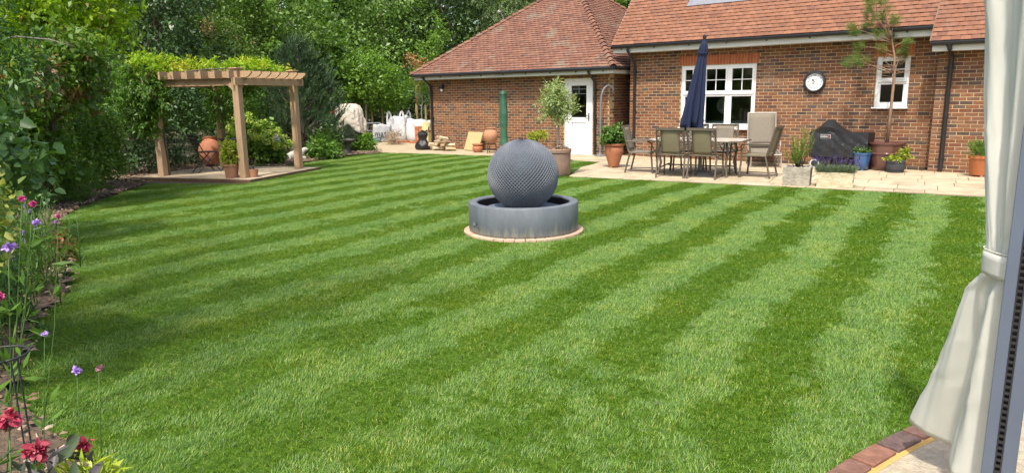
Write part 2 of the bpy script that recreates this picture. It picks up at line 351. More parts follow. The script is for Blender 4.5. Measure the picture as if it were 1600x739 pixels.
# beds
def bed(name, poly, seed, z=.03):
    """uneven soil inside a polygon"""
    xs = [p[0] for p in poly]; ys = [p[1] for p in poly]; st = .14
    X, Y = np.meshgrid(np.arange(min(xs), max(xs)+st, st), np.arange(min(ys), max(ys)+st, st)); ok = inside(poly, X, Y)
    r_ = np.random.default_rng(seed); Z = z + r_.normal(0, .012, X.shape) + .02*np.sin(X*3.1)*np.cos(Y*2.7)
    idx = -np.ones(X.shape, int); idx[ok] = np.arange(ok.sum()); V = np.stack([X[ok], Y[ok], np.maximum(Z[ok], .004)], 1)
    F = [(idx[i, j], idx[i, j+1], idx[i+1, j+1], idx[i+1, j]) for i in range(X.shape[0]-1) for j in range(X.shape[1]-1) if ok[i, j] and ok[i, j+1] and ok[i+1, j+1] and ok[i+1, j]]
    me = np_mesh(name, V, F); 
    for p in me.polygons: p.use_smooth = True
    return tag(link(name, me, M_SOIL), kind='structure')
BEDL = [(-1.2, .55), (-2.2, .4), (-3.0, .8), (-3.39, 1.12), (-4.01, 1.11), (-4.68, 1.2), (-5.61, 1.56), (-6.23, 1.82), (-6.68, 2.14), (-7.34, 2.45), (-8.45, 2.8), (-10.05, 3.2), (-11.39, 3.7), (-12.67, 4.5), (-14.1, 5.85), (-14.95, 6.55), (-16.2, 6.3), (-17, 3.5), (-12, -1), (-4, -2.4), (-1.2, -1.6)]
bed('flower_bed', BEDL, 1)
BEDP = [(-14.25, 9.95), (-15.55, 10.02), (-16.3, 11.7), (-16.72, 13.33), (-16.8, 14.25), (-17.6, 14.9), (-19.8, 14.6), (-21, 12), (-19.5, 7.5), (-17.2, 6.2), (-15.4, 6.4), (-16.9, 9.6)]
bed('shrub_bed', BEDP, 2)
M_CHIP = mat_pieces('bark_chip', [(0, (.20, .125, .075)), (.4, (.12, .075, .045)), (.7, (.29, .21, .135)), (1, (.38, .30, .21))], .9, 20, .3, .3)
def chips(name, polys, n, label, seed, size=(.010, .028)):
    r_ = np.random.default_rng(seed); V = []; F = []
    for poly in polys:
        xs = [p[0] for p in poly]; ys = [p[1] for p in poly]; cnt = 0
        X = r_.uniform(min(xs), max(xs), n*6); Y = r_.uniform(min(ys), max(ys), n*6); okk = inside(poly, X, Y); X, Y = X[okk][:n], Y[okk][:n]
        for x, y in zip(X, Y):
            a = r_.uniform(0, 6.28); l = r_.uniform(*size); w = l*r_.uniform(.3, .7); t = r_.normal(0, .3); zz = .045 + r_.uniform(0, .02); o = len(V)
            ca, sa_ = math.cos(a), math.sin(a)
            for (u, v) in ((-l, -w), (l, -w*.8), (l*.9, w), (-l*.8, w*.9)): V.append((x+u*ca-v*sa_, y+u*sa_+v*ca, zz+u*t*.5))
            V.append((x, y, zz+.012)); F += [(o, o+1, o+4), (o+1, o+2, o+4), (o+2, o+3, o+4), (o+3, o, o+4)]
    me = np_mesh(name, V, F, True); return tag(link(name, me, M_CHIP), label, 'bark chips', kind='stuff')
chips('bark_chips', [BEDL, BEDP], 9000, 'brown bark chips and leaf litter on the flower beds', 4)

# pale dusty hard-standing left of the garage and along its wall
M_DUST = mat('sandy_paving', (.42, .345, .225), .95, (.30, .24, .15), 2.5, .5, 30, world=True)
YARD = [(-16.88, 14.34), (-15.96, 14.6), (-14.58, 14.87), (-13.27, 15.1), (-11.62, 15.25), (-10.9, 15.6), (-10.9, 16.68), (-17.15, 16.68), (-17.2, 24), (-27, 25), (-27, 17.6), (-22, 17.2), (-19, 15.2)]
sheet('sandy_path', YARD, -.004, M_DUST)

# patio
PATIO = [(-8.35, 12.0), (-4.36, 12.68), (-1.27, 13.1), (3.2, 13.9), (3.4, 16.6), (-9.8, 16.98), (-10.9, 16.68), (-10.9, 15.55), (-10.32, 15.05), (-9.5, 15.05), (-9.15, 13.6)]
patio = sheet('patio', PATIO, .002, mat('patio_joint', (.22, .175, .11), .95, (.15, .12, .075), 4, .4, 60, world=True))
def clip_poly(sub, clip):
    out = sub
    n = len(clip)
    for i in range(n):
        a, b = clip[i], clip[(i+1) % n]; inp = out; out = []
        side = lambda p: (b[0]-a[0])*(p[1]-a[1])-(b[1]-a[1])*(p[0]-a[0])
        for j in range(len(inp)):
            p, q = inp[j], inp[(j+1) % len(inp)]; sp, sq = side(p), side(q)
            if sp >= 0: out.append(p)
            if (sp >= 0) != (sq >= 0):
                t = sp/(sp-sq); out.append((p[0]+(q[0]-p[0])*t, p[1]+(q[1]-p[1])*t))
        if len(out) < 3: return []
    return out
def slabs():
    r_ = random.Random(3); PA = R(9.5); ca, sa_ = math.cos(PA), math.sin(PA); o0 = (-8.3, 12.03); v = 0
    while v < 6.4:
        hgt = r_.choice((.45, .6, .6)); u = -4.2 + r_.uniform(0, .5)
        while u < 12.5:
            w = r_.choice((.45, .6, .6, .75, .9)); g_ = .007
            q = [(u+g_, v+g_), (u+w-g_, v+g_), (u+w-g_, v+hgt-g_), (u+g_, v+hgt-g_)]
            W = [(o0[0]+a*ca-b*sa_, o0[1]+a*sa_+b*ca) for a, b in q]
            # keep the part of each slab that lies on the patio (patio polygon is clipped by the slab, which is convex)
            P_ = clip_poly(PATIO, W)
            u += w
            if len(P_) < 3: continue
            ar = abs(sum(P_[i][0]*P_[(i+1) % len(P_)][1]-P_[(i+1) % len(P_)][0]*P_[i][1] for i in range(len(P_))))/2
            if ar < .012: continue
            zt = .012 + r_.uniform(0, .004); m = MB()
            cx_ = sum(p[0] for p in P_)/len(P_); cy_ = sum(p[1] for p in P_)/len(P_)
            m.prism([(p[0], p[1]) for p in P_], .0035, zt)
            m.build('paving_slab', M_SLAB, patio)
        v += hgt
slabs()
# gazebo pad and its brick kerb
KC, KR = (4.1, 2.1), 4.95
M_PAD = mat('exposed_aggregate', (.45, .38, .27), .95, (.26, .22, .155), 30, .9, 60, world=True, bdist=.01, detail=8)
pad = sheet('gazebo_base', [(KC[0]+(KR-.12)*math.cos(a), KC[1]+(KR-.12)*math.sin(a)) for a in np.linspace(0, 6.28, 90)[:-1]], .02, M_PAD)
M_KMORT = mat('kerb_mortar', (.52, .33, .10), .95, (.42, .26, .08), 9, .5, 60)
kerb = tag(MB().add(*(lambda n: ([(KC[0]+r_*math.cos(a), KC[1]+r_*math.sin(a), .022) for r_ in (KR-.135, KR-.004) for a in np.linspace(R(95), R(265), n)], [[i, i+1, n+i+1, n+i] for i in range(n-1)]))(70)).build('kerb', M_KMORT), kind='structure')
M_KBRICK = mat_pieces('kerb_brick', [(0, (.17, .085, .062)), (.3, (.12, .08, .07)), (.6, (.215, .105, .07)), (1, (.10, .072, .068))], .8, 18, .5, .6)
da = .226/KR
for k in range(-9, 8):
    a0 = R(164) + k*da; m = MB(); N_ = 4; g_ = .0085/KR
    vs = []
    for z in (.015, .036):
        for r_ in (KR-.108, KR-.004):
            vs += [(KC[0]+r_*math.cos(a), KC[1]+r_*math.sin(a), z) for a in (a0+g_, a0+da-g_)]
    m.add(vs, [[0, 1, 3, 2], [4, 6, 7, 5], [0, 4, 5, 1], [2, 3, 7, 6], [0, 2, 6, 4], [1, 5, 7, 3]])
    m.build('kerb_brick', M_KBRICK, kerb, bevel=.005)

# ------------------------------------------------------------------ masonry machinery
def in_frame(p):
    v = Vector(p) - Vector((0, 0, CAM_H)); z = v.dot(fw)
    if z < .1: return 1e9
    x = 800+1110*v.dot(rx)/z; y = 369.5-1110*v.dot(ux)/z
    return z if (-5 < x < 1542 and -5 < y < 744) else 1e5+z
def chamfer_box(c=.04, cz=.09):
    """unit brick, weathered edges on the face towards -y"""
    f = [(-.5+c*.6, -.5, -.5+cz), (.5-c*.6, -.5, -.5+cz), (.5-c*.6, -.5, .5-cz), (-.5+c*.6, -.5, .5-cz)]
    m = [(-.5, -.42, -.5), (.5, -.42, -.5), (.5, -.42, .5), (-.5, -.42, .5)]
    b = [(-.5, .5, -.5), (.5, .5, -.5), (.5, .5, .5), (-.5, .5, .5)]
    V = f+m+b
    F = [[0, 1, 2, 3]] + [[4+i, 4+(i+1) % 4, (i+1) % 4, i] for i in range(4)] + [[8+i, 8+(i+1) % 4, 4+(i+1) % 4, 4+i] for i in range(4)]
    return V, F
BR_V, BR_F = chamfer_box()
TL_V = [(-.5, -.40, -.5), (.5, -.40, -.5), (.5, .5, -.5), (-.5, .5, -.5), (-.5, -.5, .35), (.5, -.5, .35), (.5, .5, .35), (-.5, .5, .35), (0, -.5, .5), (0, .5, .5), (0, -.40, -.45)]
TL_F = [[0, 10, 8, 4], [10, 1, 5, 8], [4, 8, 9, 7], [8, 5, 6, 9], [1, 2, 6, 5], [3, 0, 4, 7]]
def pieces(root, name, bulk, UV, UF, mats, m, nsep=300):
    """mats: list of 4x4 world matrices. The nsep that show largest become objects, the rest one part."""
    off = Vector(root.location)
    key = sorted(range(len(mats)), key=lambda i: in_frame(mats[i].translation))
    me = bpy.data.meshes.new(name); me.from_pydata(UV, [], UF); me.update(); me.materials.append(m)
    T = Matrix.Translation(-off)
    for i in key[:nsep]:
        o = bpy.data.objects.new(name, me); COL.objects.link(o); o.parent = root; o.matrix_local = T @ mats[i]
    rest = key[nsep:]
    if rest:
        A = np.array([np.array(mats[i]) for i in rest]); U = np.c_[np.array(UV), np.ones(len(UV))]
        V = np.einsum('nij,kj->nki', A, U)[:, :, :3].reshape(-1, 3) - np.array(off)
        k = len(UV); allF = []
        F4 = [f for f in UF]
        F = (np.array(F4)[None] + (np.arange(len(rest))*k)[:, None, None]).reshape(-1, 4)
        b = link(bulk, np_mesh(bulk, V, F, True), m, root); tag(b, kind='stuff')
def sub_iv(a, b, holes):
    seg = [(a, b)]
    for h0, h1 in holes:
        out = []
        for s0, s1 in seg:
            if h1 <= s0 or h0 >= s1: out.append((s0, s1)); continue
            if h0 > s0: out.append((s0, h0))
            if h1 < s1: out.append((h1, s1))
        seg = out
    return seg
def lay(a0, a1, z0, z1, holes, place, seed=0, phase=0.0):
    """stretcher bond between a0..a1, z0..z1; place(mid, z, length, height, jitter)"""
    r_ = random.Random(seed); n = int((z1-z0+.005)/.075)
    for c in range(n):
        zb = z0 + c*.075; zm = zb + .0325 + .005
        segs = sub_iv(a0, a1, [(h[0]-.004, h[1]+.004) for h in holes if zm+.0325 > h[2]+.012 and zm-.0325 < h[3]-.012])
        st = a0 - .225 + (.1125 if c % 2 else 0) + phase
        k = int((a1-st)/.225)+1
        for i in range(k+1):
            b0, b1 = st+i*.225, st+i*.225+.215
            for s0, s1 in segs:
                x0, x1 = max(b0, s0), min(b1, s1)
                if x1-x0 > .03: place((x0+x1)/2, zm, x1-x0, .065, r_)
def face_mat(axis, pos):
    """matrix maker for a brick on a wall: axis '-y' wall at y=pos, '+x' / '-x' wall at x=pos"""
    def mk(a, z, l, h, r_):
        j = r_.uniform(-.0025, .0015); t = Matrix.Rotation(r_.gauss(0, .002), 4, 'Y')
        S = Matrix.Diagonal((l*r_.uniform(.985, 1), .05, h*r_.uniform(.95, 1.02), 1))
        if axis == '-y': return Matrix.Translation((a, pos+.025+j, z)) @ t @ S
        if axis == '+x': return Matrix.Translation((pos-.025-j, a, z)) @ Matrix.Rotation(R(90), 4, 'Z') @ t @ S
        return Matrix.Translation((pos+.025+j, a, z)) @ Matrix.Rotation(R(-90), 4, 'Z') @ t @ S
    return mk
def wall_block(m, x0, x1, z0, z1, y0, y1, holes):
    xs = sorted({x0, x1, *[h[0] for h in holes], *[h[1] for h in holes]}); zs = sorted({z0, z1, *[h[2] for h in holes], *[h[3] for h in holes]})
    for i in range(len(xs)-1):
        for j in range(len(zs)-1):
            cx, cz = (xs[i]+xs[i+1])/2, (zs[j]+zs[j+1])/2
            if any(h[0] < cx < h[1] and h[2] < cz < h[3] for h in holes): continue
            m.box((cx, (y0+y1)/2, cz), (xs[i+1]-xs[i], y1-y0, zs[j+1]-zs[j]))
def tile_rows(E, u, w, nrm, length, width, inset, out, seed, gauge=.115, tw=.165):
    """E eave corner, u along the eave, w up the slope; inset(d) trims both ends"""
    r_ = random.Random(seed); E, u, w, nrm = Vector(E), Vector(u), Vector(w), Vector(nrm)
    k = 0
    while k*gauge < length:
        d = k*gauge; i0, i1 = inset(d); a, b = i0, width-i1
        s = -(tw/2 if k % 2 else 0)
        while s < b:
            x0, x1 = max(s+.0015, a), min(s+tw-.0015, b)
            if x1-x0 > .02:
                tl = R(7.5) + r_.gauss(0, .014)
                wt = w*math.cos(tl) - nrm*math.sin(tl); nt = nrm*math.cos(tl) + w*math.sin(tl)
                c = E + u*((x0+x1)/2) + w*(d+.055) + nrm*(.018 + r_.gauss(0, .0012))
                ut = (u + nrm*r_.gauss(0, .008)).normalized()
                M = Matrix.Identity(4)
                for q, (ax, sc) in enumerate(((ut, x1-x0), (wt, .155), (nt, .025))):
                    for rr in range(3): M[rr][q] = ax[rr]*sc
                M.translation = c; out.append(M)
            s += tw
        k += 1
def place_world(o, root): o.location = -Vector(root.location); return o
def window(root, x0, x1, z0, z1, y, lights, transom, name='window', bars=True, label=None):
    """white sash-look window; the frame is a part, panes, bars and sill its sub-parts. y = outer face of the wall"""
    yf = y+.03; D = .07; fr = .05
    f = MB(); cx, cz = (x0+x1)/2, (z0+z1)/2
    f.box((cx, yf+D/2, z1-fr/2), (x1-x0, D, fr)); f.box((cx, yf+D/2, z0+fr/2), (x1-x0, D, fr))
    f.box((x0+fr/2, yf+D/2, cz), (fr, D, z1-z0-2*fr)); f.box((x1-fr/2, yf+D/2, cz), (fr, D, z1-z0-2*fr))
    for xm in lights: f.box((xm, yf+D/2+.001, cz), (.06, D, z1-z0-2*fr))
    o = place_world(f.build(name, M_WHITE, root, bevel=.006), root)
    if label: o['label'] = label
    edges = [x0+fr] + [q for xm in lights for q in (xm-.03, xm+.03)] + [x1-fr]
    O = o
    for i in range(0, len(edges), 2):
        a, b = edges[i], edges[i+1]; sr = .05
        for (p0, p1, grid_) in ((transom+.02, z1-fr, bars), (z0+fr, transom-.02, False)):
            s = MB(); ys = yf-.006 if p1 < transom else yf-.012; m_ = (a+b)/2; mz = (p0+p1)/2
            s.box((m_, ys+.03, p1-sr/2), (b-a-.004, .05, sr)); s.box((m_, ys+.03, p0+sr/2), (b-a-.004, .05, sr))
            s.box((a+.002+sr/2, ys+.03, mz), (sr, .05, p1-p0-2*sr)); s.box((b-.002-sr/2, ys+.03, mz), (sr, .05, p1-p0-2*sr))
            so = s.build('sash', M_WHITE, O, bevel=.004)
            g = MB(); g.box((m_, ys+.032, mz), (b-a-2*sr, .008, p1-p0-2*sr)); g.build('pane', M_GLASS, O)
            if grid_:
                q = MB(); q.box((m_, ys+.022, mz), (.02, .012, p1-p0-2*sr)); q.box((m_, ys+.0235, mz), (b-a-2*sr, .012, .02)); q.build('glazing_bar', M_WHITE, O)
    q = MB(); q.box((cx, yf-.012, (z0+transom)/2*0+transom), (x1-x0-2*fr-.006, .03, .035)); q.build('transom', M_WHITE, O, bevel=.004)
    q = MB(); q.box((cx, yf-.035, z0-.018), (x1-x0+.06, .15, .035)); q.build('sill', M_WHITE, O, bevel=.006)
    return o
def gutter(root, pts, r=.056):
    m = MB(); m.tube(pts, r, 14); o = place_world(m.build('gutter', M_BLACK, root, smooth=50), root); return o
def downpipe(root, pts, r=.034):
    m = MB(); m.tube(pts, r, 12)
    o = place_world(m.build('downpipe', M_BLACK, root, smooth=50), root)
    x, y = pts[-1][0], pts[-1][1]
    for z in (pts[-1][2]+.25, (pts[-1][2]+pts[-2][2])/2, pts[-2][2]-.15):
        q = MB(); q.lathe([(r+.008, -.02), (r+.008, .02)], 12, (x, y, z)); q.box((x, y+.03, z), (.1, .02, .035)); q.build('pipe_bracket', M_BLACK, o)
    return o

# ------------------------------------------------------------------ the house
HY = 17.0; WY = 16.65; HX0, HX1, WX1 = -9.85, -2.66, 4.0
house = thing('brick_house', 'red brick house with orange tiled roof, clock and white windows behind the patio', 'house', (-6.3, HY, 0))
WA = (-8.37, -6.45, .80, 2.32); WB = (-3.85, -3.21, 1.30, 2.35)
AA = (-8.43, -6.39, 2.325, 2.56); AB = (-3.91, -3.15, 2.355, 2.59)
m = MB()
wall_block(m, HX0, HX1+.2, 0, 2.78, HY+.005, HY+.25, [WA, WB])
m.box(((HX1+WX1)/2+.004, (WY+HY+.6)/2+.005, 1.21), (WX1-HX1-.008, HY+.6-WY, 2.42))
m.box((HX0+.125, HY+4.2, 1.39), (.25, 7.9, 2.78)); m.box((-2.9, HY+8.1, 1.39), (13.8, .25, 2.78))
m.add([(HX0, HY+.1, 2.7), (HX0, HY+8, 2.7), (HX0, HY+4.05, 7.2), (HX0+.25, HY+.1, 2.7), (HX0+.25, HY+8, 2.7), (HX0+.25, HY+4.05, 7.2)], [[0, 2, 1], [3, 4, 5], [0, 1, 4, 3], [1, 2, 5, 4], [2, 0, 3, 5]])
place_world(m.build('wall', M_MORTAR, house), house)
bm_ = []
mk = face_mat('-y', HY); lay(HX0, HX1, 0, 2.72, [WA, WB, AA, AB], lambda a, z, l, h, r_: bm_.append(mk(a, z, l, h, r_)), 1)
mk2 = face_mat('-y', WY); lay(HX1, WX1, 0, 2.42, [], lambda a, z, l, h, r_: bm_.append(mk2(a, z, l, h, r_)), 2)
mk3 = face_mat('-x', HX1); lay(WY+.055, HY-.002, 0, 2.42, [], lambda a, z, l, h, r_: bm_.append(mk3(a, z, l, h, r_)), 3)
mk4 = face_mat('-x', HX0-.008); lay(HY+.06, HY+8, 0, 2.7, [], lambda a, z, l, h, r_: bm_.append(mk4(a, z, l, h, r_)), 4)
pieces(house, 'brick', 'brickwork', BR_V, BR_F, bm_, M_BRICK)
def soldiers(root, x0, x1, z0, z1, y):
    n = int(round((x1-x0)/.075)); w = (x1-x0)/n; L_ = []
    for i in range(n):
        cx = x0+(i+.5)*w; lean = (cx-(x0+x1)/2)/(x1-x0)*.16
        L_.append(Matrix.Translation((cx+lean*.1, y+.022, (z0+z1)/2)) @ Matrix.Rotation(lean, 4, 'Y') @ Matrix.Diagonal((w-.011, .05, z1-z0-.012, 1)))
    pieces(root, 'lintel_brick', 'lintel_bricks', BR_V, BR_F, L_, M_REDBRICK)
soldiers(house, *AA[:2], AA[2], AA[3], HY); soldiers(house, *AB[:2], AB[2], AB[3], HY)
window(house, *WA, HY, [-7.79, -7.13], 1.63, label='wide white three-light window with glazing bars')
window(house, *WB, HY, [], 1.84, label='small white window behind the potted pine')
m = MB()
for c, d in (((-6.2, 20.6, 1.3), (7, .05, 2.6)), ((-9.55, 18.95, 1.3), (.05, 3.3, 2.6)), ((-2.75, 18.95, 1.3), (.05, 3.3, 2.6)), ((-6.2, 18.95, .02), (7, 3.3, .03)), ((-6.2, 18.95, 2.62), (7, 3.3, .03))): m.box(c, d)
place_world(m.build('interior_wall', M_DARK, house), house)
# roof
TH = R(50); W_ = Vector((0, math.cos(TH), math.sin(TH))); NR = Vector((0, -math.sin(TH), math.cos(TH)))
tl = []
LEADX = (-8.32, -6.57)
EY, EZ = 16.53, 2.90
def ins_main(d): return (0, 0)
tile_rows((-10.15, EY, EZ), (1, 0, 0), W_, NR, 6.2, 7.42, ins_main, tl, 11)
yd = (17.27-EY)/math.cos(TH)
tl = [M for M in tl if not (LEADX[0]-.02 < M.translation.x < LEADX[1]+.02 and (M.translation - Vector((0, EY, EZ))).dot(W_) > yd and (M.translation - Vector((0, EY, EZ))).dot(W_) < yd+2.6)]
WEY, WEZ = 16.2, 2.57
tile_rows((-2.74, WEY, WEZ), (1, 0, 0), W_, NR, 6.6, 7.1, ins_main, tl, 12)
pieces(house, 'roof_tile', 'roof_tiles', TL_V, TL_F, tl, M_TILE)
m = MB()
for x0, x1, ey, ez, L_ in ((-10.12, -2.76, EY+.02, EZ, 6.15), (-2.72, 4.3, WEY+.02, WEZ, 6.55)):
    a = Vector((x0, ey, ez)); b = Vector((x1, ey, ez)); n_ = NR*-.03
    vs = [a, b, b+W_*L_, a+W_*L_]; vs += [v+n_ for v in vs]
    m.add(vs, [[0, 1, 2, 3], [7, 6, 5, 4], [0, 4, 5, 1], [1, 5, 6, 2], [2, 6, 7, 3], [3, 7, 4, 0]])
m.add([(-10.12, EY+3.98, EZ+4.72), (4.3, EY+3.98, EZ+4.72), (4.3, 25.3, 2.7), (-10.12, 25.3, 2.7)], [[0, 1, 2, 3]])
place_world(m.build('roof_deck', M_TILE_G, house), house)
# dormer foot with its lead apron
m = MB(); e = Vector((0, EY, EZ))
pA = e + W_*(yd-.02) + NR*.04; pB = e + W_*(yd+.24) + NR*.035
m.add([(LEADX[0]-.06, *pA.yz), (LEADX[1]+.06, *pA.yz), (LEADX[1], *pB.yz), (LEADX[0], *pB.yz), (LEADX[0], pB.y, pB.z+.12), (LEADX[1], pB.y, pB.z+.12)], [[0, 1, 2, 3], [3, 2, 5, 4]])
place_world(m.build('lead_flashing', M_LEAD, house, solid=.008), house)
m = MB(); m.box(((LEADX[0]+LEADX[1])/2, pB.y+.75, pB.z+.7), (LEADX[1]-LEADX[0]-.05, 1.46, 1.5))
place_world(m.build('dormer', M_FASCIA, house), house)
for x in (LEADX[0]-.02, LEADX[1]+.02):
    m = MB(); q0 = e + W_*(yd-.03)+NR*.042; q1 = e+W_*(yd+2.4)+NR*.042
    m.bar((x, *q0.yz), (x, *q1.yz), .09, .012, NR); place_world(m.build('lead_flashing', M_LEAD, house), house)
# eaves
for x0, x1, ey, zb, zt, wy in ((-10.15, -2.78, 16.62, 2.70, 2.88, HY), (-2.72, 4.2, 16.29, 2.38, 2.55, WY)):
    m = MB(); m.box(((x0+x1)/2, ey+.011, (zb+zt)/2), (x1-x0, .022, zt-zb)); place_world(m.build('fascia', M_FASCIA, house, bevel=.003), house)
    m = MB(); m.box(((x0+x1)/2, (ey+.022+wy-.002)/2, zb+.01), (x1-x0-.004, wy-.004-ey-.022, .012)); place_world(m.build('soffit', M_FASCIA, house), house)
    gutter(house, [(x0-.02, ey-.062, zt-.01), (x1, ey-.062, zt-.01)])
    x = x0+.25
    while x < x1:
        m = MB(); m.box((x, ey-.014, zt-.065), (.03, .03, .05)); place_world(m.build('gutter_bracket', M_BLACK, house), house); x += .95
m = MB(); m.box((-10.14, 16.83, 2.79), (.022, .4, .17)); m.bar((-10.16, EY+.03, EZ-.045), (-10.16, EY+3.98, EZ-.045+4.72), .03, .1, NR); place_world(m.build('verge_board', M_FASCIA, house), house)
m = MB(); m.bar((-2.755, WEY+.05, WEZ-.02), (-2.755, WEY+3.98, WEZ-.02+4.72), .022, .1, NR); place_world(m.build('verge_board', M_TILE_G, house), house)
downpipe(house, [(-9.68, 16.56, 2.82), (-9.68, 16.56, 2.74), (-9.68, 16.90, 2.45), (-9.68, 16.94, 2.38), (-9.68, 16.94, .05)])
downpipe(house, [(-2.42, 16.23, 2.5), (-2.42, 16.23, 2.44), (-2.42, 16.5, 2.32), (-2.42, 16.585, 2.25), (-2.42, 16.585, .05)], .042)

# the clock
clock = thing('wall_clock', 'round black-rimmed white clock on the brick wall', 'clock', (-5.10, HY-.004, 1.86))
Mx = Matrix.Rotation(R(90), 4, 'X')
m = MB(); m.lathe([(.19, 0), (.235, 0), (.245, .03), (.235, .06), (.205, .068), (.19, .045), (.19, .02)], 48, M=Mx, caps=False); m.build('rim', M_BLACK, clock, smooth=40)
m = MB(); m.lathe([(.001, .021), (.192, .021)], 48, M=Mx, caps=False); m.build('dial', mat('clock_dial', (.8, .8, .78), .6, (.74, .74, .72), 3, 0), clock)
for h in range(12):
    a = R(90-30*(h+1)); text_mesh('numeral', ['I', 'II', 'III', 'IV', 'V', 'VI', 'VII', 'VIII', 'IX', 'X', 'XI', 'XII'][h], .052, M_BLACK, clock, (.145*math.cos(a), -.0235, .145*math.sin(a)), (R(90), 0, 0))
m = MB(); m.lathe([(.05, .0225), (.058, .0235), (.058, .0225)], 32, M=Mx, caps=False); m.build('dial_ring', M_BLACK, clock)
for a, l, w in ((R(90+42), .085, .014), (R(90-215+0), .06, .010)):
    m = MB(); m.bar((0, -.027, 0), (l*math.cos(a), -.027, l*math.sin(a)), w, .003, (0, 1, 0)); m.build('hand', M_BLACK, clock)
# things on the sill side, seen through the wide window
fan = thing('pedestal_fan', 'round caged fan standing behind the wide window', 'fan', (-7.42, 17.62, .05))
M_FAN = mat('fan_grille', (.42, .42, .33), .4, (.3, .3, .24), 6, 0, metal=.2)
m = MB(); m.lathe([(.16, 0), (.16, .02), (.03, .04), (.018, .05), (.014, 1.2)], 20); m.build('stand', M_FAN, fan, smooth=40)
m = MB()
for r_ in (.06, .1, .14, .175, .2): m.tube([(r_*math.cos(a), -.08, 1.28+r_*math.sin(a)) for a in np.linspace(0, 6.2832, 33)], .007, 5)
for k in range(16): m.tube([(.02*math.cos(k*.3927), -.085, 1.28+.02*math.sin(k*.3927)), (.2*math.cos(k*.3927), -.078, 1.28+.2*math.sin(k*.3927))], .003, 4)
m.build('grille', M_FAN, fan)
m = MB(); m.lathe([(.04, -.06), (.045, .1)], 16, M=Matrix.Translation((0, 0, 1.28)) @ Mx); m.build('motor', M_FAN, fan)
for k in range(3):
    a = k*2.094; m = MB(); m.add([(.02*math.cos(a), -.05, 1.28+.02*math.sin(a)), (.17*math.cos(a-.3), -.06, 1.28+.17*math.sin(a-.3)), (.18*math.cos(a+.2), -.04, 1.28+.18*math.sin(a+.2)), (.1*math.cos(a+.5), -.035, 1.28+.1*math.sin(a+.5))], [[0, 1, 2, 3]]); m.build('blade', M_FAN, fan)
tub = thing('storage_tub', 'blue plastic tub seen inside the wide window', 'tub', (-6.66, 17.6, .93))
m = MB(); m.lathe([(.11, 0), (.14, .16), (.15, .17), (.15, .185)], 20); m.build('body', mat('blue_plastic', (.02, .12, .42), .4, bump=0), tub, smooth=40)
m = MB(); m.lathe([(.15, .186), (.15, .2), (.05, .205)], 20); m.build('lid', mat('pale_plastic', (.35, .42, .5), .4, bump=0), tub, smooth=40)
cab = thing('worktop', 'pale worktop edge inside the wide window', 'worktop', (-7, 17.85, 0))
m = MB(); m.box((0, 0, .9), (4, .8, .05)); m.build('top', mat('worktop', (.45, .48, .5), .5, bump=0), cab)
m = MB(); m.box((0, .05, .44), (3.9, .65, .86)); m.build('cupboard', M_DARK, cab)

# ------------------------------------------------------------------ the garage
GY, GX0, GX1 = 16.7, -17.2, -10.32
garage = thing('brick_garage', 'low brick garage with brown hipped tile roof and a white glazed door', 'garage', (-13.9, GY, 0))
DR = (-11.79, -10.84, 0, 2.09)
m = MB(); wall_block(m, GX0, GX1, 0, 2.24, GY+.005, GY+.25, [DR])
m.box((GX1-.133, GY+3.5, 1.12), (.25, 6.5, 2.24)); m.box((GX0+.133, GY+3.5, 1.12), (.25, 6.5, 2.24)); m.box((-13.9, GY+6.9, 1.12), (6.6, .25, 2.24))
place_world(m.build('wall', M_MORTAR, garage), garage)
bm_ = []
mk = face_mat('-y', GY); lay(GX0, GX1, 0, 2.22, [DR], lambda a, z, l, h, r_: bm_.append(mk(a, z, l, h, r_)), 5)
mk2 = face_mat('+x', GX1); lay(GY+.055, GY+6.7, 0, 2.22, [], lambda a, z, l, h, r_: bm_.append(mk2(a, z, l, h, r_)), 6)
mk3 = face_mat('-x', GX0); lay(GY+.055, GY+6.7, 0, 2.22, [], lambda a, z, l, h, r_: bm_.append(mk3(a, z, l, h, r_)), 7)
pieces(garage, 'brick', 'brickwork', BR_V, BR_F, bm_, M_BRICK)
# hipped roof
gx0, gx1, gy0, gz = -17.57, -9.95, 16.3, 2.36; HWd = (gx1-gx0)/2; gy1 = gy0+2*HWd; TG = math.atan(.76); SL = HWd/math.cos(TG)
tl = []; ct, st_ = math.cos(TG), math.sin(TG); ins = lambda d: (d*ct, d*ct)
tile_rows((gx0, gy0, gz), (1, 0, 0), (0, ct, st_), (0, -st_, ct), SL-.1, 2*HWd, ins, tl, 21)
tile_rows((gx1, gy0, gz), (0, 1, 0), (-ct, 0, st_), (st_, 0, ct), SL-.1, 2*HWd, ins, tl, 22)
tile_rows((gx0, gy1, gz), (0, -1, 0), (ct, 0, st_), (-st_, 0, ct), SL-.1, 2*HWd, ins, tl, 23)
tile_rows((gx1, gy1, gz), (-1, 0, 0), (0, -ct, st_), (0, st_, ct), SL-.1, 2*HWd, ins, tl, 24)
pieces(garage, 'roof_tile', 'roof_tiles', TL_V, TL_F, tl, M_TILE_G)
ap = Vector((gx0+HWd, gy0+HWd, gz+HWd*.76)); cs = [Vector((gx0, gy0, gz)), Vector((gx1, gy0, gz)), Vector((gx1, gy1, gz)), Vector((gx0, gy1, gz))]
m = MB(); m.add([c+Vector((0, 0, -.005)) for c in cs]+[ap+Vector((0, 0, -.01))], [[0, 1, 4], [1, 2, 4], [2, 3, 4], [3, 0, 4], [3, 2, 1, 0]]); place_world(m.build('roof_deck', M_TILE_G, garage), garage)
hv = [(-.5, -.45, -.35), (0, -.5, .5), (.5, -.45, -.35), (-.42, .5, -.45), (0, .5, .25), (.42, .5, -.45), (-.28, -.5, .3), (.28, -.5, .3), (-.24, .5, .08), (.24, .5, .08)]
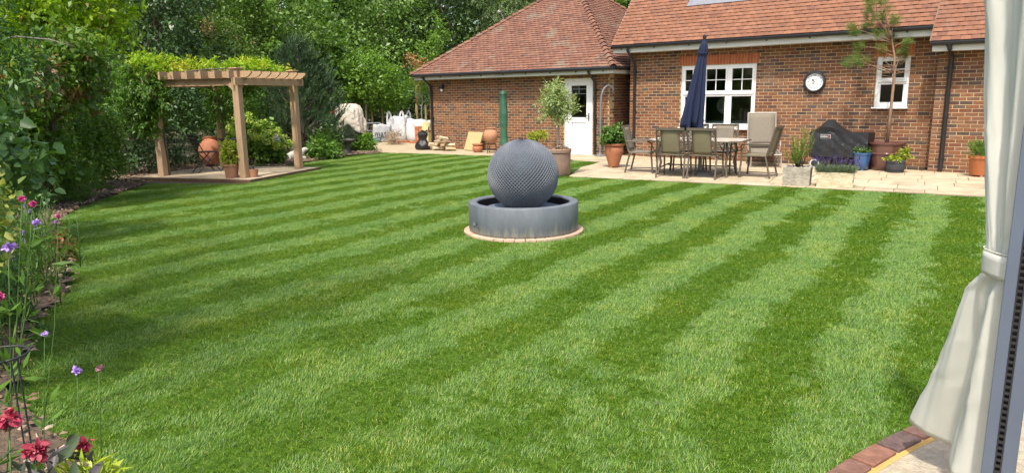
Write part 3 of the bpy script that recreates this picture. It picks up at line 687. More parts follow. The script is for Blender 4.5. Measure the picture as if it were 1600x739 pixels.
hf = [[0, 6, 8, 3], [6, 1, 4, 8], [1, 7, 9, 4], [7, 2, 5, 9]]
hips = []
for c in cs:
    d = (ap-c); Lh = d.length; d.normalize(); sdv = d.cross(Vector((0, 0, 1))).normalized(); nv = sdv.cross(d); k = int(Lh/.225)
    for i in range(k):
        p = c + d*(.1+i*.225) + nv*(.045); dt = (d*math.cos(.07)-nv*math.sin(.07)); nt = nv*math.cos(.07)+d*math.sin(.07)
        M = Matrix.Identity(4)
        for q, (ax, sc) in enumerate(((sdv, .2), (dt, .27), (nt, .085))):
            for rr in range(3): M[rr][q] = ax[rr]*sc
        M.translation = p; hips.append(M)
pieces(garage, 'hip_tile', 'hip_tiles', hv, hf, hips, M_TILE_G)
for x0, x1, y0, y1 in ((gx0+.04, gx1-.04, gy0+.06, gy0+.082), (gx1-.082, gx1-.06, gy0+.083, gy1-.04), (gx0+.06, gx0+.082, gy0+.083, gy1-.04)):
    m = MB(); m.box(((x0+x1)/2, (y0+y1)/2, 2.265), (x1-x0, y1-y0, .15)); place_world(m.build('fascia', M_FASCIA, garage), garage)
m = MB(); m.box(((gx0+gx1)/2, gy0+.24, 2.205), (2*HWd-.2, .31, .012)); m.box((gx1-.24, gy0+4, 2.207), (.31, 7.1, .012)); place_world(m.build('soffit', M_FASCIA, garage), garage)
gutter(garage, [(gx0-.02, gy0, 2.33), (gx1+.02, gy0, 2.33)]); gutter(garage, [(gx1+.0, gy0-.02, 2.331), (gx1+.0, gy1, 2.331)])
for k in range(9):
    m = MB(); m.box((gx0+.4+k*.86, gy0+.045, 2.27), (.03, .03, .05)); place_world(m.build('gutter_bracket', M_BLACK, garage), garage)
downpipe(garage, [(-17.05, 16.3, 2.29), (-17.05, 16.31, 2.22), (-17.05, 16.6, 2.0), (-17.05, 16.64, 1.93), (-17.05, 16.64, .04)])
downpipe(garage, [(-10.72, 16.3, 2.29), (-10.72, 16.31, 2.22), (-10.72, 16.6, 2.0), (-10.72, 16.64, 1.93), (-10.72, 16.64, .04)])
# door
yd_ = GY+.03; m = MB(); x0, x1, z1 = DR[0], DR[1], DR[3]
m.box((x0+.035, yd_+.035, z1/2), (.07, .07, z1)); m.box((x1-.035, yd_+.035, z1/2), (.07, .07, z1)); m.box(((x0+x1)/2, yd_+.035, z1-.035), (x1-x0-.14, .07, .07)); m.box(((x0+x1)/2, yd_+.01, .025), (x1-x0-.14, .1, .05))
door = place_world(m.build('door', M_WHITE, garage, bevel=.005), garage); door['label'] = 'white half-glazed garage door with black handle'
a, b = x0+.075, x1-.075; zc = .98; m = MB()
m.box((a+.075, yd_+.03, 1.035), (.15, .05, 1.97)); m.box((b-.075, yd_+.03, 1.035), (.15, .05, 1.97)); m.box(((a+b)/2, yd_+.03, 1.96), (b-a-.3, .05, .12)); m.box(((a+b)/2, yd_+.03, zc-.02), (b-a-.3, .05, .14)); m.box(((a+b)/2, yd_+.03, .15), (b-a-.3, .05, .2)); m.box(((a+b)/2, yd_+.038, .58), (b-a-.3, .03, .66))
m.build('door_leaf', M_WHITE, door, bevel=.006)
m = MB(); m.box(((a+b)/2, yd_+.03, 1.475), (b-a-.3, .01, .85)); m.build('pane', M_GLASS, door)
m = MB(); m.box(((a+b)/2, yd_+.022, 1.475+.2), (b-a-.3, .01, .018)); m.box(((a+b)/2, yd_+.0225, 1.475+.33), (b-a-.3, .01, .018)); m.box(((a+b)/2, yd_+.021, 1.475+.31), (.018, .01, .22)); m.build('glazing_bar', M_GREYMETAL, door)
m = MB(); m.box((b-.06, yd_-.002, 1.05), (.035, .012, .22)); m.bar((b-.06, yd_-.04, 1.09), (b-.18, yd_-.04, 1.09), .018, .018); m.bar((b-.06, yd_, 1.09), (b-.06, yd_-.04, 1.09), .018, .018); m.build('handle', M_BLACK, door, bevel=.003)
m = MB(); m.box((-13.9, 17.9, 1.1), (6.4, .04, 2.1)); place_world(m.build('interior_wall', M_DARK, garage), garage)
lamp = thing('security_light', 'small black security light under the garage eaves', 'light', (-16.55, GY, 1.98))
m = MB(); m.box((0, -.02, .0), (.1, .04, .12)); m.build('bracket', M_BLACK, lamp, bevel=.006)
m = MB(); m.box((0, -.1, -.03), (.15, .1, .09), rot=(R(-25), 0, 0)); m.build('lamp_housing', M_BLACK, lamp, bevel=.01)
m = MB(); m.lathe([(.035, -.05), (.04, 0), (.02, .04)], 12, (0, -.08, -.11)); m.build('sensor', M_WHITE, lamp, smooth=40)

# ------------------------------------------------------------------ foliage machinery
def unit(v): return v/np.maximum(np.linalg.norm(v, axis=-1, keepdims=True), 1e-9)
def leaf_arrays(pos, ax, nr, L, W, hexa=False, curl=.12):
    ax = unit(ax); side = unit(np.cross(ax, nr)); nr = np.cross(side, ax); L = L[:, None]; W = W[:, None]; n = len(pos)
    if hexa:
        pts = [pos, pos+ax*L*.3+side*W*.5+nr*W*.12, pos+ax*L*.72+side*W*.36+nr*W*.06-nr*L*curl*.4, pos+ax*L-nr*L*curl, pos+ax*L*.72-side*W*.36+nr*W*.06-nr*L*curl*.4, pos+ax*L*.3-side*W*.5+nr*W*.12]
        V = np.stack(pts, 1).reshape(-1, 3); b = (np.arange(n)*6)[:, None]
        F = np.concatenate([b+np.array([[0, 1, 2, 3]]), b+np.array([[0, 3, 4, 5]])])
    else:
        pts = [pos, pos+ax*L*.45+side*W*.5+nr*W*.12, pos+ax*L-nr*L*curl, pos+ax*L*.45-side*W*.5+nr*W*.12]
        V = np.stack(pts, 1).reshape(-1, 3); F = (np.arange(n)*4)[:, None]+np.array([[0, 1, 2, 3]])
    return V, F
def foliage(parent, blobs, n, per, cr, L, W, m, seed, droop=.2, hexa=False, up=.6, shell=.6, name='crown', lump=.22, jit=.8, twig=0):
    """n clumps of `per` leaves spread through the outer volume of ellipsoids (cx,cy,cz,rx,ry,rz)"""
    r_ = np.random.default_rng(seed); B = np.array(blobs, float)
    wgt = (B[:, 3]*B[:, 5] + B[:, 3]*B[:, 4]); wgt = wgt/wgt.sum(); bi = r_.choice(len(B), n, p=wgt); b = B[bi]
    d = unit(r_.normal(size=(n, 3))); rad = r_.uniform(shell**3, 1, n)**(1/3)
    K = r_.normal(size=(5, 3))*2.2; ph_ = r_.uniform(0, 6.28, 5)
    lm = 1 + lump*np.sin(d@K.T*1.6 + ph_ + bi[:, None]*1.3).mean(1)*2.2
    c = b[:, :3] + d*b[:, 3:]*(rad*lm)[:, None]
    out = unit(d/np.maximum(b[:, 3:], .05)*b[:, 3:].mean(1, keepdims=True))
    N_ = n*per; ci = np.repeat(np.arange(n), per)
    tw = unit(out + r_.normal(size=(n, 3))*.6 + np.array([0, 0, .15-droop]))
    if twig:   # leaves along a twig
        t = r_.uniform(-.5, .5, N_); pos = c[ci] + tw[ci]*(t*twig)[:, None] + r_.normal(size=(N_, 3))*cr*.45
        ax = tw[ci]*.6 + r_.normal(size=(N_, 3))*jit + np.array([0, 0, -droop])
    else:
        pos = c[ci] + r_.normal(size=(N_, 3))*cr
        ax = out[ci]*.5 + r_.normal(size=(N_, 3))*jit + np.array([0, 0, -droop])
    nr = out[ci]*.5 + np.array([0, 0, up]) + r_.normal(size=(N_, 3))*.45
    pos[:, 2] = np.maximum(pos[:, 2], .03)
    s_ = r_.uniform(.45, 1.4, N_)*np.repeat(r_.uniform(.75, 1.2, n), per)
    V, F = leaf_arrays(pos, ax, nr, L*s_, W*s_, hexa)
    o = link(name, np_mesh(name, V, F), m, parent); return o
def needles(parent, tips, per, L, W, m, seed, name='needles', spread=.75, along=.18):
    """tips: (x,y,z,dx,dy,dz,scale): bottle-brush tufts of needles round a shoot"""
    r_ = np.random.default_rng(seed); T = np.array(tips, float); n = len(T); ci = np.repeat(np.arange(n), per); N_ = n*per
    d = unit(T[:, 3:6]); pos = T[ci, :3] + d[ci]*(r_.uniform(-.7, .5, N_)*along*T[ci, 6])[:, None]
    ax = d[ci] + unit(r_.normal(size=(N_, 3)))*spread; nr = r_.normal(size=(N_, 3))
    V, F = leaf_arrays(pos, ax, nr, L*r_.uniform(.6, 1.2, N_)*T[ci, 6], np.full(N_, W), False, .05)
    return link(name, np_mesh(name, V, F), m, parent)
def limb(m, p, q, r0_, r1_, seed, bend=.12, n=6):
    r_ = random.Random(seed); p, q = Vector(p), Vector(q); l = (q-p).length; pts = []; rs = []
    for i in range(n):
        t = i/(n-1); w = math.sin(t*math.pi)*bend*l
        pts.append(p.lerp(q, t) + Vector((r_.uniform(-1, 1)*w*.5, r_.uniform(-1, 1)*w*.5, w*.25*r_.uniform(-1, 1)))); rs.append(r0_*(1-t)+r1_*t)
    m.tube(pts, rs, 8)
def woody(root, blobs, r, m_bark, seed, fork=.45, name='trunk', stems=1):
    """trunk with limbs reaching into each foliage mass"""
    m = MB(); r_ = random.Random(seed); top = max(b[2] for b in blobs); cx = sum(b[0] for b in blobs)/len(blobs); cy = sum(b[1] for b in blobs)/len(blobs)
    for k in range(stems):
        a = k*2.4; base = Vector((math.cos(a)*r*2*(stems > 1), math.sin(a)*r*2*(stems > 1), -.05)); f_ = Vector((cx*.5+r_.uniform(-.1, .1), cy*.5+r_.uniform(-.1, .1), top*fork))
        limb(m, base, f_, r*1.15, r*.75, seed+k, .06)
        for j, b in enumerate(blobs):
            if stems > 1 and j % stems != k: continue
            limb(m, f_ - Vector((0, 0, .02)), Vector(b[:3]), r*.6, r*.15, seed+10*j+k, .15)
            for q in range(2):
                p_ = f_.lerp(Vector(b[:3]), .55); e_ = Vector((b[0]+r_.uniform(-.8, .8)*b[3], b[1]+r_.uniform(-.8, .8)*b[4], b[2]+r_.uniform(-.3, .8)*b[5])); limb(m, p_, e_, r*.28, r*.06, seed+99+j*7+q, .2, 5)
    return m.build(name, m_bark, root, smooth=True)
G = lambda *c: [(i/(len(c)-1), x) for i, x in enumerate(c)]
L_MID = mat_leaf('leaf_mid_green', G((.065, .14, .016), (.095, .195, .024), (.13, .24, .034), (.08, .16, .022)))
L_DARK = mat_leaf('leaf_dark_glossy', G((.03, .075, .02), (.048, .105, .028), (.068, .135, .038), (.036, .08, .022)), trans=.15, rough=.45, spec=.35)
L_FERN = mat_leaf('leaf_ferny', G((.04, .10, .02), (.06, .14, .028), (.08, .17, .035)), trans=.25)
L_GOLD = mat_leaf('leaf_golden_maple', G((.16, .27, .012), (.23, .37, .016), (.30, .42, .02), (.14, .25, .014)), trans=.45, patch=((.24, .13, .04), 2.2, .60, .70))
L_BROWN = mat_leaf('leaf_browned_maple', G((.07, .145, .014), (.10, .19, .018), (.085, .16, .018), (.12, .20, .025)), trans=.35, patch=((.22, .125, .055), 2.6, .56, .64))
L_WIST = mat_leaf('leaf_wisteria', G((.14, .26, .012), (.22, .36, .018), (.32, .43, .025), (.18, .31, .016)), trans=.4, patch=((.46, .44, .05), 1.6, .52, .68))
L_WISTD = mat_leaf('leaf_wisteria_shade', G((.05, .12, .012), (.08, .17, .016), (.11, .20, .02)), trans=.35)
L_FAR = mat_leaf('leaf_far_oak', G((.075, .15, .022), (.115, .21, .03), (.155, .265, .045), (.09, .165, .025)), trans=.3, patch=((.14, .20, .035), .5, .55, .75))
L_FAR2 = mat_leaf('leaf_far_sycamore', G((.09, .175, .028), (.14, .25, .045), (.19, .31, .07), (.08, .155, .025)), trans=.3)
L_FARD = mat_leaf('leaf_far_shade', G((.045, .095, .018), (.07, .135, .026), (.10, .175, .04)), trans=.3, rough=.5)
L_WILLOW = mat_leaf('leaf_greygreen_willow', G((.10, .15, .055), (.14, .20, .075), (.08, .12, .04)), trans=.3)
L_LIME = mat_leaf('leaf_lime', G((.10, .20, .02), (.15, .27, .03), (.08, .16, .018)), trans=.35)
L_COPPER = mat_leaf('leaf_copper', G((.34, .16, .06), (.26, .13, .045), (.40, .22, .09)), trans=.3, tcol=(1.3, 1.1, .8))
L_PINE = mat_leaf('needle_blue_green', G((.03, .065, .028), (.045, .09, .038), (.065, .115, .05), (.075, .13, .042)), trans=.1, rough=.5)
L_OLIVE = mat_leaf('leaf_olive', G((.19, .25, .08), (.26, .33, .12), (.34, .41, .19), (.23, .29, .09)), trans=.35)
L_POTPINE = mat_leaf('needle_fresh_green', G((.07, .14, .02), (.11, .19, .03), (.15, .22, .045), (.09, .15, .025)), trans=.2, patch=((.28, .21, .06), 3, .58, .72))
L_BUSH = mat_leaf('leaf_pot_shrub', G((.06, .13, .025), (.10, .19, .035), (.14, .24, .05)), trans=.3)
L_YELLOW = mat_leaf('leaf_yellow_green', G((.20, .26, .02), (.32, .36, .03), (.12, .20, .02)), trans=.35)
L_GREYG = mat_leaf('leaf_grey_green', G((.13, .18, .11), (.18, .23, .14), (.10, .15, .08)), trans=.25)
L_PURPLE = mat_leaf('lavender_flower', G((.075, .045, .15), (.10, .065, .20), (.06, .035, .12)), trans=.2, tcol=(1.1, 1, 1.2))
L_CREAMF = mat_leaf('cream_green_flower', G((.46, .58, .06), (.56, .66, .14), (.36, .50, .05), (.62, .68, .28)), trans=.35, tcol=(1.1, 1.1, .8))
L_WHITEF = mat_leaf('white_flower', G((.75, .72, .68), (.7, .62, .62), (.8, .8, .74)), trans=.2, tcol=(1, 1, 1))
L_PINKF = mat_leaf('faded_pink_petal', G((.36, .03, .07), (.48, .06, .11), (.28, .025, .045), (.50, .12, .14)), trans=.25, tcol=(1.2, .8, .9))
L_MAGENTA = mat_leaf('magenta_petal', G((.55, .06, .22), (.62, .12, .30), (.42, .03, .14)), trans=.25, tcol=(1.2, .8, 1))
L_LILAC = mat_leaf('lilac_petal', G((.42, .26, .62), (.52, .36, .70), (.34, .19, .54)), trans=.25, tcol=(1, .95, 1.1))
L_SAGE = mat_leaf('purple_sage_leaf', G((.065, .058, .058), (.10, .09, .085), (.05, .065, .04), (.055, .085, .035)), trans=.2, tcol=(1, 1, 1))
L_STEM = mat('green_stem', (.075, .15, .03), .6, (.05, .10, .02), 8, 0)

# ------------------------------------------------------------------ ball fountain
fnt = thing('ball_fountain', 'grey ball fountain of overlapping scales in a round basin on the lawn', 'fountain', (*FOUNT, 0))
def mat_basin():
    m = M_BASIN; N = m.node_tree.nodes; L = m.node_tree.links; P = N['Principled BSDF']; src = P.inputs['Base Color'].links[0].from_socket
    tc = N.new('ShaderNodeTexCoord'); sx = N.new('ShaderNodeSeparateXYZ'); L.new(tc.outputs['Object'], sx.inputs[0])
    mp = N.new('ShaderNodeMapping'); mp.inputs['Scale'].default_value = (9, 9, 1.3); L.new(tc.outputs['Object'], mp.inputs[0])
    nz = N.new('ShaderNodeTexNoise'); nz.inputs['Scale'].default_value = 1.6; nz.inputs['Detail'].default_value = 7; nz.inputs['Roughness'].default_value = .7; L.new(mp.outputs[0], nz.inputs['Vector'])
    mr = N.new('ShaderNodeMapRange'); mr.inputs[1].default_value = .22; mr.inputs[2].default_value = .03; mr.inputs[3].default_value = -.12; mr.inputs[4].default_value = .16; L.new(sx.outputs[2], mr.inputs[0])
    ad = N.new('ShaderNodeMath'); ad.operation = 'ADD'; L.new(nz.outputs['Fac'], ad.inputs[0]); L.new(mr.outputs[0], ad.inputs[1])
    rp = ramp(N, [(.50, (0, 0, 0)), (.72, (.8, .8, .8))]); L.new(ad.outputs[0], rp.inputs[0])
    mm = N.new('ShaderNodeMix'); mm.data_type = 'RGBA'; L.new(rp.outputs[0], mm.inputs[0]); L.new(src, mm.inputs[6]); mm.inputs[7].default_value = (.27, .27, .22, 1); L.new(mm.outputs[2], P.inputs['Base Color'])
mat_basin()
M_RING = mat_pieces('ring_paver', [(0, (.46, .32, .23)), (.5, (.52, .38, .27)), (1, (.40, .27, .19))], .9, 12, .3, .4)
for k in range(36):
    a0, a1 = k*2*math.pi/36+.006, (k+1)*2*math.pi/36-.006; m = MB(); vs = [(r_*math.cos(a), r_*math.sin(a), z) for z in (0, .03) for r_ in (.6, .745) for a in (a0, a1)]
    m.add(vs, [[0, 1, 3, 2], [4, 6, 7, 5], [0, 4, 5, 1], [2, 3, 7, 6], [0, 2, 6, 4], [1, 5, 7, 3]]); m.build('plinth_block', M_RING, fnt, bevel=.004)
m = MB(); m.lathe([(.662, .028), (.672, .04), (.68, .06), (.68, .365), (.672, .378), (.665, .381), (.585, .381), (.575, .374), (.572, .36)], 96, caps=False); m.build('basin', M_BASIN, fnt, smooth=35)
m = MB(); m.lathe([(.5721, .361), (.570, .22), (.001, .22)], 96, caps=False); m.build('liner', mat('black_liner', (.012, .012, .014), .45, bump=0), fnt, smooth=35)
m = MB(); m.lathe([(.56, .243), (.001, .243)], 48, caps=False)
M_WATER, N, L, P = _nt('basin_water'); P.inputs['Base Color'].default_value = (.012, .015, .018, 1); P.inputs['Roughness'].default_value = .06
nz = N.new('ShaderNodeTexNoise'); nz.inputs['Scale'].default_value = 18; bb = N.new('ShaderNodeBump'); bb.inputs['Strength'].default_value = .25; bb.inputs['Distance'].default_value = .01; L.new(nz.outputs['Fac'], bb.inputs['Height']); L.new(bb.outputs[0], P.inputs['Normal'])
m.build('water', M_WATER, fnt, smooth=True)
m = MB(); m.lathe([(.44, .225), (.50, .285), (.47, .30), (.2, .31), (.001, .312)], 48, caps=False); m.build('ball_stand', M_GREY, fnt, smooth=40)
# scales
rb, zc = .432, .70; nc = 62; zb0 = -math.acos(.19/rb)
rows = []; ph_ = zb0; V = []; F = []
nrow = 50; lat = [zb0 + (math.pi/2-.12 - zb0)*i/nrow for i in range(nrow+1)]
def sp(la, lo, r_): return (r_*math.cos(la)*math.cos(lo), r_*math.cos(la)*math.sin(lo), zc+r_*math.sin(la))
for i in range(1, nrow):
    for j in range(nc):
        lo = (j + (.5 if i % 2 else 0))*2*math.pi/nc; dl = math.pi/nc; o = len(V)
        V += [sp(lat[i-1], lo, rb+.006), sp(lat[i], lo+dl, rb+.006), sp(lat[i+1], lo, rb+.006), sp(lat[i], lo-dl, rb+.006), sp(lat[i]-.45*(lat[i]-lat[i-1]), lo, rb-.012)]
        F += [(o, o+1, o+4), (o+1, o+2, o+4), (o+2, o+3, o+4), (o+3, o, o+4)]
M_BALL = mat('scaled_resin', (.15, .168, .195), .5, (.105, .118, .138), 4, .1, 60)
bo = link('ball', np_mesh('ball', V, F, True), M_BALL, fnt)
m = MB(); m.lathe([((rb-.014)*math.cos(l_), zc+(rb-.014)*math.sin(l_)) for l_ in np.linspace(zb0, math.pi/2-.001, 40)], 64, caps=False); m.build('ball_core', M_BALL, fnt, smooth=True)
m = MB()
for k in range(7):
    a = R(-36-50) ; an = math.atan2(-FOUNT[1], -FOUNT[0]) - R(58)
    t = Vector((-math.sin(an), math.cos(an), 0)); c = Vector((.683*math.cos(an), .683*math.sin(an), .13)); th = k*math.pi/6
    m.tube([c + t*(.015*math.cos(th)) + Vector((0, 0, .012*math.sin(th))), c + t*(.062*math.cos(th)) + Vector((0, 0, .075*math.sin(th)+.004))], [.006, .003], 6)
m.build('emblem', M_BASIN, fnt)

# ------------------------------------------------------------------ pergola
PB, PA_, PC = Vector((-13.69, 7.88, 0)), Vector((-15.62, 7.09, 0)), Vector((-14.45, 9.71, 0)); PD = PA_+PC-PB
va, vb = (PA_-PB).normalized(), (PC-PB).normalized(); la_, lb_ = (PA_-PB).length, (PC-PB).length; dz = .06
Q = lambda i, j, z=0: PB + va*i + vb*j + Vector((0, 0, z))
terr = MB(); terr.prism([Q(-.34, -.3).xy[:], Q(-.34, lb_+.3).xy[:], Q(la_+.5, lb_+.3).xy[:], Q(la_+.5, -.3).xy[:]], -.01, dz-.012); terr = tag(terr.build('pergola_terrace', M_MORTAR), kind='structure')
r_ = random.Random(8); j = -.3
while j < lb_+.25:
    h_ = min(.6, lb_+.3-j); i = -.34 - (.3 if int((j+.31)/.6) % 2 else 0)
    while i < la_+.5:
        i0, i1 = max(i, -.34), min(i+.6, la_+.5)
        if i1-i0 > .05:
            m = MB(); m.prism([Q(i0+.005, j+.005).xy[:], Q(i0+.005, j+h_-.005).xy[:], Q(i1-.005, j+h_-.005).xy[:], Q(i1-.005, j+.005).xy[:]], dz-.013, dz+r_.uniform(0, .004)); m.build('paving_slab', M_SLAB, terr)
        i += .6
    j += .6
M_SLEEPER = mat('dark_timber_edge', (.17, .105, .06), .85, (.10, .06, .035), 8, .4)
for a, b in ((Q(-.37, -.33, .02), Q(la_+.5, -.33, .02)), (Q(-.37, -.35, .02), Q(-.37, lb_+.33, .02))):
    m = MB(); m.bar(a, b, .045, .085); m.build('edging_board', M_SLEEPER, terr, bevel=.004)
perg = thing('pergola', 'square brown timber pergola over a small stone terrace', 'pergola', tuple(Q(la_/2, lb_/2)))
def pw(m, name, **k): return place_world(m.build(name, M_WOODP, perg, **k), perg)
for i, j in ((0, 0), (la_, 0), (0, lb_), (la_, lb_)):
    m = MB(); m.bar(Q(i, j, dz), Q(i, j, 2.27), .145, .145, va); pw(m, 'post', bevel=.008)
    m = MB(); m.bar(Q(i, j, 2.27), Q(i, j, 2.295), .2, .2, va); pw(m, 'post_cap', bevel=.006)
ZB = 2.02
for i in (0, la_): m = MB(); m.bar(Q(i, -.2, ZB), Q(i, lb_+.2, ZB), .05, .15); m.bar(Q(i+.0, -.2, ZB), Q(i, -.205, ZB), .05, .15); o = pw(m, 'beam', bevel=.006); o.location += va*(-.10 if i == 0 else .10)
for j in (0, lb_): m = MB(); m.bar(Q(-.2, j, ZB-.002), Q(la_+.2, j, ZB-.002), .05, .15); o = pw(m, 'beam', bevel=.006); o.location += vb*(.10 if j == 0 else .10)
def rafter(p, q, h=.13, w=.045, ogee=True):
    d = (q-p).normalized(); s_ = d.cross(Vector((0, 0, 1))); L_ = (q-p).length; prof = [(0, h/2), (0, h*.12), (.03, -.02*h), (.07, -.3*h), (.13, -h/2)] if ogee else [(0, h/2), (0, -h/2)]
    pts = prof + [(L_-x, z) for x, z in prof[::-1]]; n = len(pts); vs = [p + d*x + Vector((0, 0, z)) + s_*(e*w/2) for e in (-1, 1) for x, z in pts]
    m = MB(); m.add(vs, [list(range(n)), list(range(n, 2*n))[::-1]] + [[k, n+k, n+(k+1) % n, (k+1) % n] for k in range(n)]); return pw(m, 'rafter')
ZR = ZB+.143
for k in range(7): j = .02+(lb_-.04)*k/6; rafter(Q(-.36, j, ZR), Q(la_+.36, j, ZR))
for k in range(7): i = .02+(la_-.04)*k/6; rafter(Q(i, -.22, ZR+.003), Q(i, lb_+.36, ZR+.003), .16, .045, False)
for i, j, di, dj in ((0, 0, 1, 0), (0, 0, 0, 1), (la_, 0, -1, 0), (0, lb_, 0, -1)):
    m = MB(); m.bar(Q(i+di*.06, j+dj*.06, 1.86), Q(i+di*.17, j+dj*.17, ZB-.05), .06, .07); pw(m, 'brace')

# wisteria
wis = thing('wisteria', 'bright green wisteria climbing over the pergola', 'climber', tuple(Q(la_, 0, .05)))
wl_ = Vector(wis.location)
def rel(p, *r_): q = p-wl_; return (q.x, q.y, q.z, *r_)
m = MB()
for pts in ([Q(la_-.05, .12, .05), Q(la_-.1, .05, .9), Q(la_+.1, .1, 1.6), Q(la_, .1, 2.2), Q(la_*.5, .4, 2.3), Q(.4, .8, 2.32)], [Q(la_, .15, .05), Q(la_+.12, .0, 1.0), Q(la_, -.1, 2.0), Q(la_-.5, .8, 2.3), Q(la_-1, lb_, 2.3)], [Q(la_-.1, lb_, .05), Q(la_-.15, lb_-.1, 1.2), Q(la_-.2, lb_-.2, 2.25)]):
    m.tube([p-wl_ for p in pts], [.03, .025, .022, .018, .014, .01][:len(pts)], 7)
m.build('stem', M_BARK, wis, smooth=True)
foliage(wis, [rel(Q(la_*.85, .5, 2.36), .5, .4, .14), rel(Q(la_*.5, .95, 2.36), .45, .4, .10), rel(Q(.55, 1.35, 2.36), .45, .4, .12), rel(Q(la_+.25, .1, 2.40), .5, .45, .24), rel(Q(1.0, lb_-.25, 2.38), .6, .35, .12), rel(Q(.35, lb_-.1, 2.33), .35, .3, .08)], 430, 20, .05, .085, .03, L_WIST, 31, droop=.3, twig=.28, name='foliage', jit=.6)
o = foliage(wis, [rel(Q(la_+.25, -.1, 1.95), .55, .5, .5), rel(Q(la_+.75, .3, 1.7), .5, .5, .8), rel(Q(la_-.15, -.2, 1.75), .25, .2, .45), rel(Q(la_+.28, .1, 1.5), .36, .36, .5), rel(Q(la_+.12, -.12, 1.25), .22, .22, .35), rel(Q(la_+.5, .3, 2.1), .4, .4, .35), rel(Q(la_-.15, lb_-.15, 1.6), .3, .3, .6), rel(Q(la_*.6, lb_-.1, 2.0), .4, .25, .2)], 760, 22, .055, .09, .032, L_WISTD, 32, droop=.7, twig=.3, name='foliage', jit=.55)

# ------------------------------------------------------------------ garden furniture on the patio
PZ = .014
def chair(label, x, y, face, back=M_SLING, reclined=0):
    """metal framed sling chair; local front = +y"""
    t = thing('dining_chair', label, 'chair', (x, y, PZ), face, 'sling dining chairs round the patio table')
    w = .27; ZS = .43; bt = Vector((0, -.36, .96)); bs = Vector((0, -.22, ZS))
    for s_ in (-1, 1):
        m = MB(); m.tube([(s_*w, .25, ZS-.01), (s_*w*1.02, .29, 0)], .019, 8); m.build('leg', M_METAL_BR, t, smooth=40)
        m = MB(); m.tube([(s_*w, -.2, ZS-.01), (s_*w*1.02, -.30, 0)], .019, 8); m.build('leg', M_METAL_BR, t, smooth=40)
        m = MB(); m.tube([(s_*w*1.02, .29, .06), (s_*w*1.02, -.285, .06)], .009, 6); m.build('stretcher', M_METAL_BR, t)
        m = MB(); m.tube([(s_*(w+.01), -.275, .66), (s_*(w+.03), -.05, .665), (s_*(w+.03), .2, .655), (s_*(w+.02), .265, .62), (s_*(w+.01), .26, .55), (s_*w, .25, ZS)], .017, 8); m.build('armrest', M_METAL_BR, t, smooth=40)
    m = MB(); m.tube([(-w, .26, ZS), (w, .26, ZS)], .018, 8)
    for s_ in (-1, 1): m.tube([(s_*w, .26, ZS), (s_*w, -.22, ZS)], .019, 8)
    m.build('seat_frame', M_METAL_BR, t, smooth=40)
    rows = [[(x_*(w-.01), .25-.47*v, ZS+.006-.02*math.sin(v*math.pi)*(1-x_*x_)) for x_ in np.linspace(-1, 1, 7)] for v in np.linspace(0, 1, 7)]
    m = MB(); m.grid(rows); m.build('seat', back, t, smooth=True, solid=.006)
    m = MB()
    for s_ in (-1, 1): m.tube([bs+Vector((s_*w, 0, 0)), bs.lerp(bt, .5)+Vector((s_*w, -.005, 0)), bt+Vector((s_*w, 0, 0))], .019, 8)
    m.bar(bt+Vector((-w-.012, 0, 0)), bt+Vector((w+.012, 0, 0)), .03, .05); m.tube([bs+Vector((-w, 0, .02)), bs+Vector((w, 0, .02))], .012, 8)
    for s_ in (-1, 1): m.tube([bs.lerp(bt, .06)+Vector((s_*(w-.085), 0, 0)), bt+Vector((s_*(w-.085), 0, 0))], .009, 6)
    m.build('back_frame', M_METAL_BR, t, smooth=40)
    m = MB()
    for s_ in (-1, 1):
        for k in range(5):
            c0, c1 = bs.lerp(bt, .1+.17*k), bs.lerp(bt, .1+.17*(k+1)); cx = s_*(w-.043); mid = c0.lerp(c1, .5)
            m.tube([c0+Vector((cx-.028, 0, 0)), c0.lerp(c1, .25)+Vector((cx+.03, 0, 0)), mid+Vector((cx, 0, 0)), c0.lerp(c1, .75)+Vector((cx-.03, 0, 0)), c1+Vector((cx+.028, 0, 0))], .006, 5)
            m.tube([c0+Vector((cx+.028, 0, 0)), mid+Vector((cx+.01, 0, 0)), c1+Vector((cx-.028, 0, 0))], .005, 5)
    m.build('scrollwork', M_METAL_BR, t)
    rows = [[bs.lerp(bt, v)+Vector((x_*(w-.088), .012-.02*math.sin(v*math.pi)*(1-x_*x_), 0)) for x_ in np.linspace(-1, 1, 7)] for v in np.linspace(.08, .97, 9)]
    m = MB(); m.grid(rows); m.build('backrest', back, t, smooth=True, solid=.005)
    return t
TR = R(9)
chair('sling chair with its back to the lawn, left of the front pair', -6.55, 13.09, TR+R(2), M_SLING_DK)
chair('sling chair with its back to the lawn, right of the front pair', -5.93, 13.20, TR-R(1), M_SLING_DK)
chair('sling chair at the left end of the table, beside the terracotta pot', -7.52, 13.53, TR-R(90)+R(8))
chair('sling chair at the right end of the table, beside the stone planter', -5.14, 13.9, TR+R(90)-R(4), M_SLING_DK)
chair('sling chair facing the lawn, right of the far pair', -6.13, 14.36, R(180)+TR)
chair('sling chair facing the lawn, behind the closed parasol', -6.76, 14.26, R(180)+TR)
tab = thing('patio_table', 'mosaic-topped dining table ringed by sling chairs', 'table', (-6.34, 13.72, PZ), TR)
hw, hd_, c_ = .98, .56, .2
oct_ = [(-hw+c_, -hd_), (hw-c_, -hd_), (hw, -hd_+c_), (hw, hd_-c_), (hw-c_, hd_), (-hw+c_, hd_), (-hw, hd_-c_), (-hw, -hd_+c_)]
m = MB(); m.prism(oct_, .685, .71); m.build('table_rim', M_METAL_BR, tab, bevel=.008)
r_ = random.Random(4); x = -hw+.03; M_MOS = mat_pieces('mosaic_tile', [(0, (.46, .41, .33)), (.4, (.38, .32, .25)), (.7, (.52, .47, .39)), (1, (.30, .25, .20))], .55, 20, .3, .25)
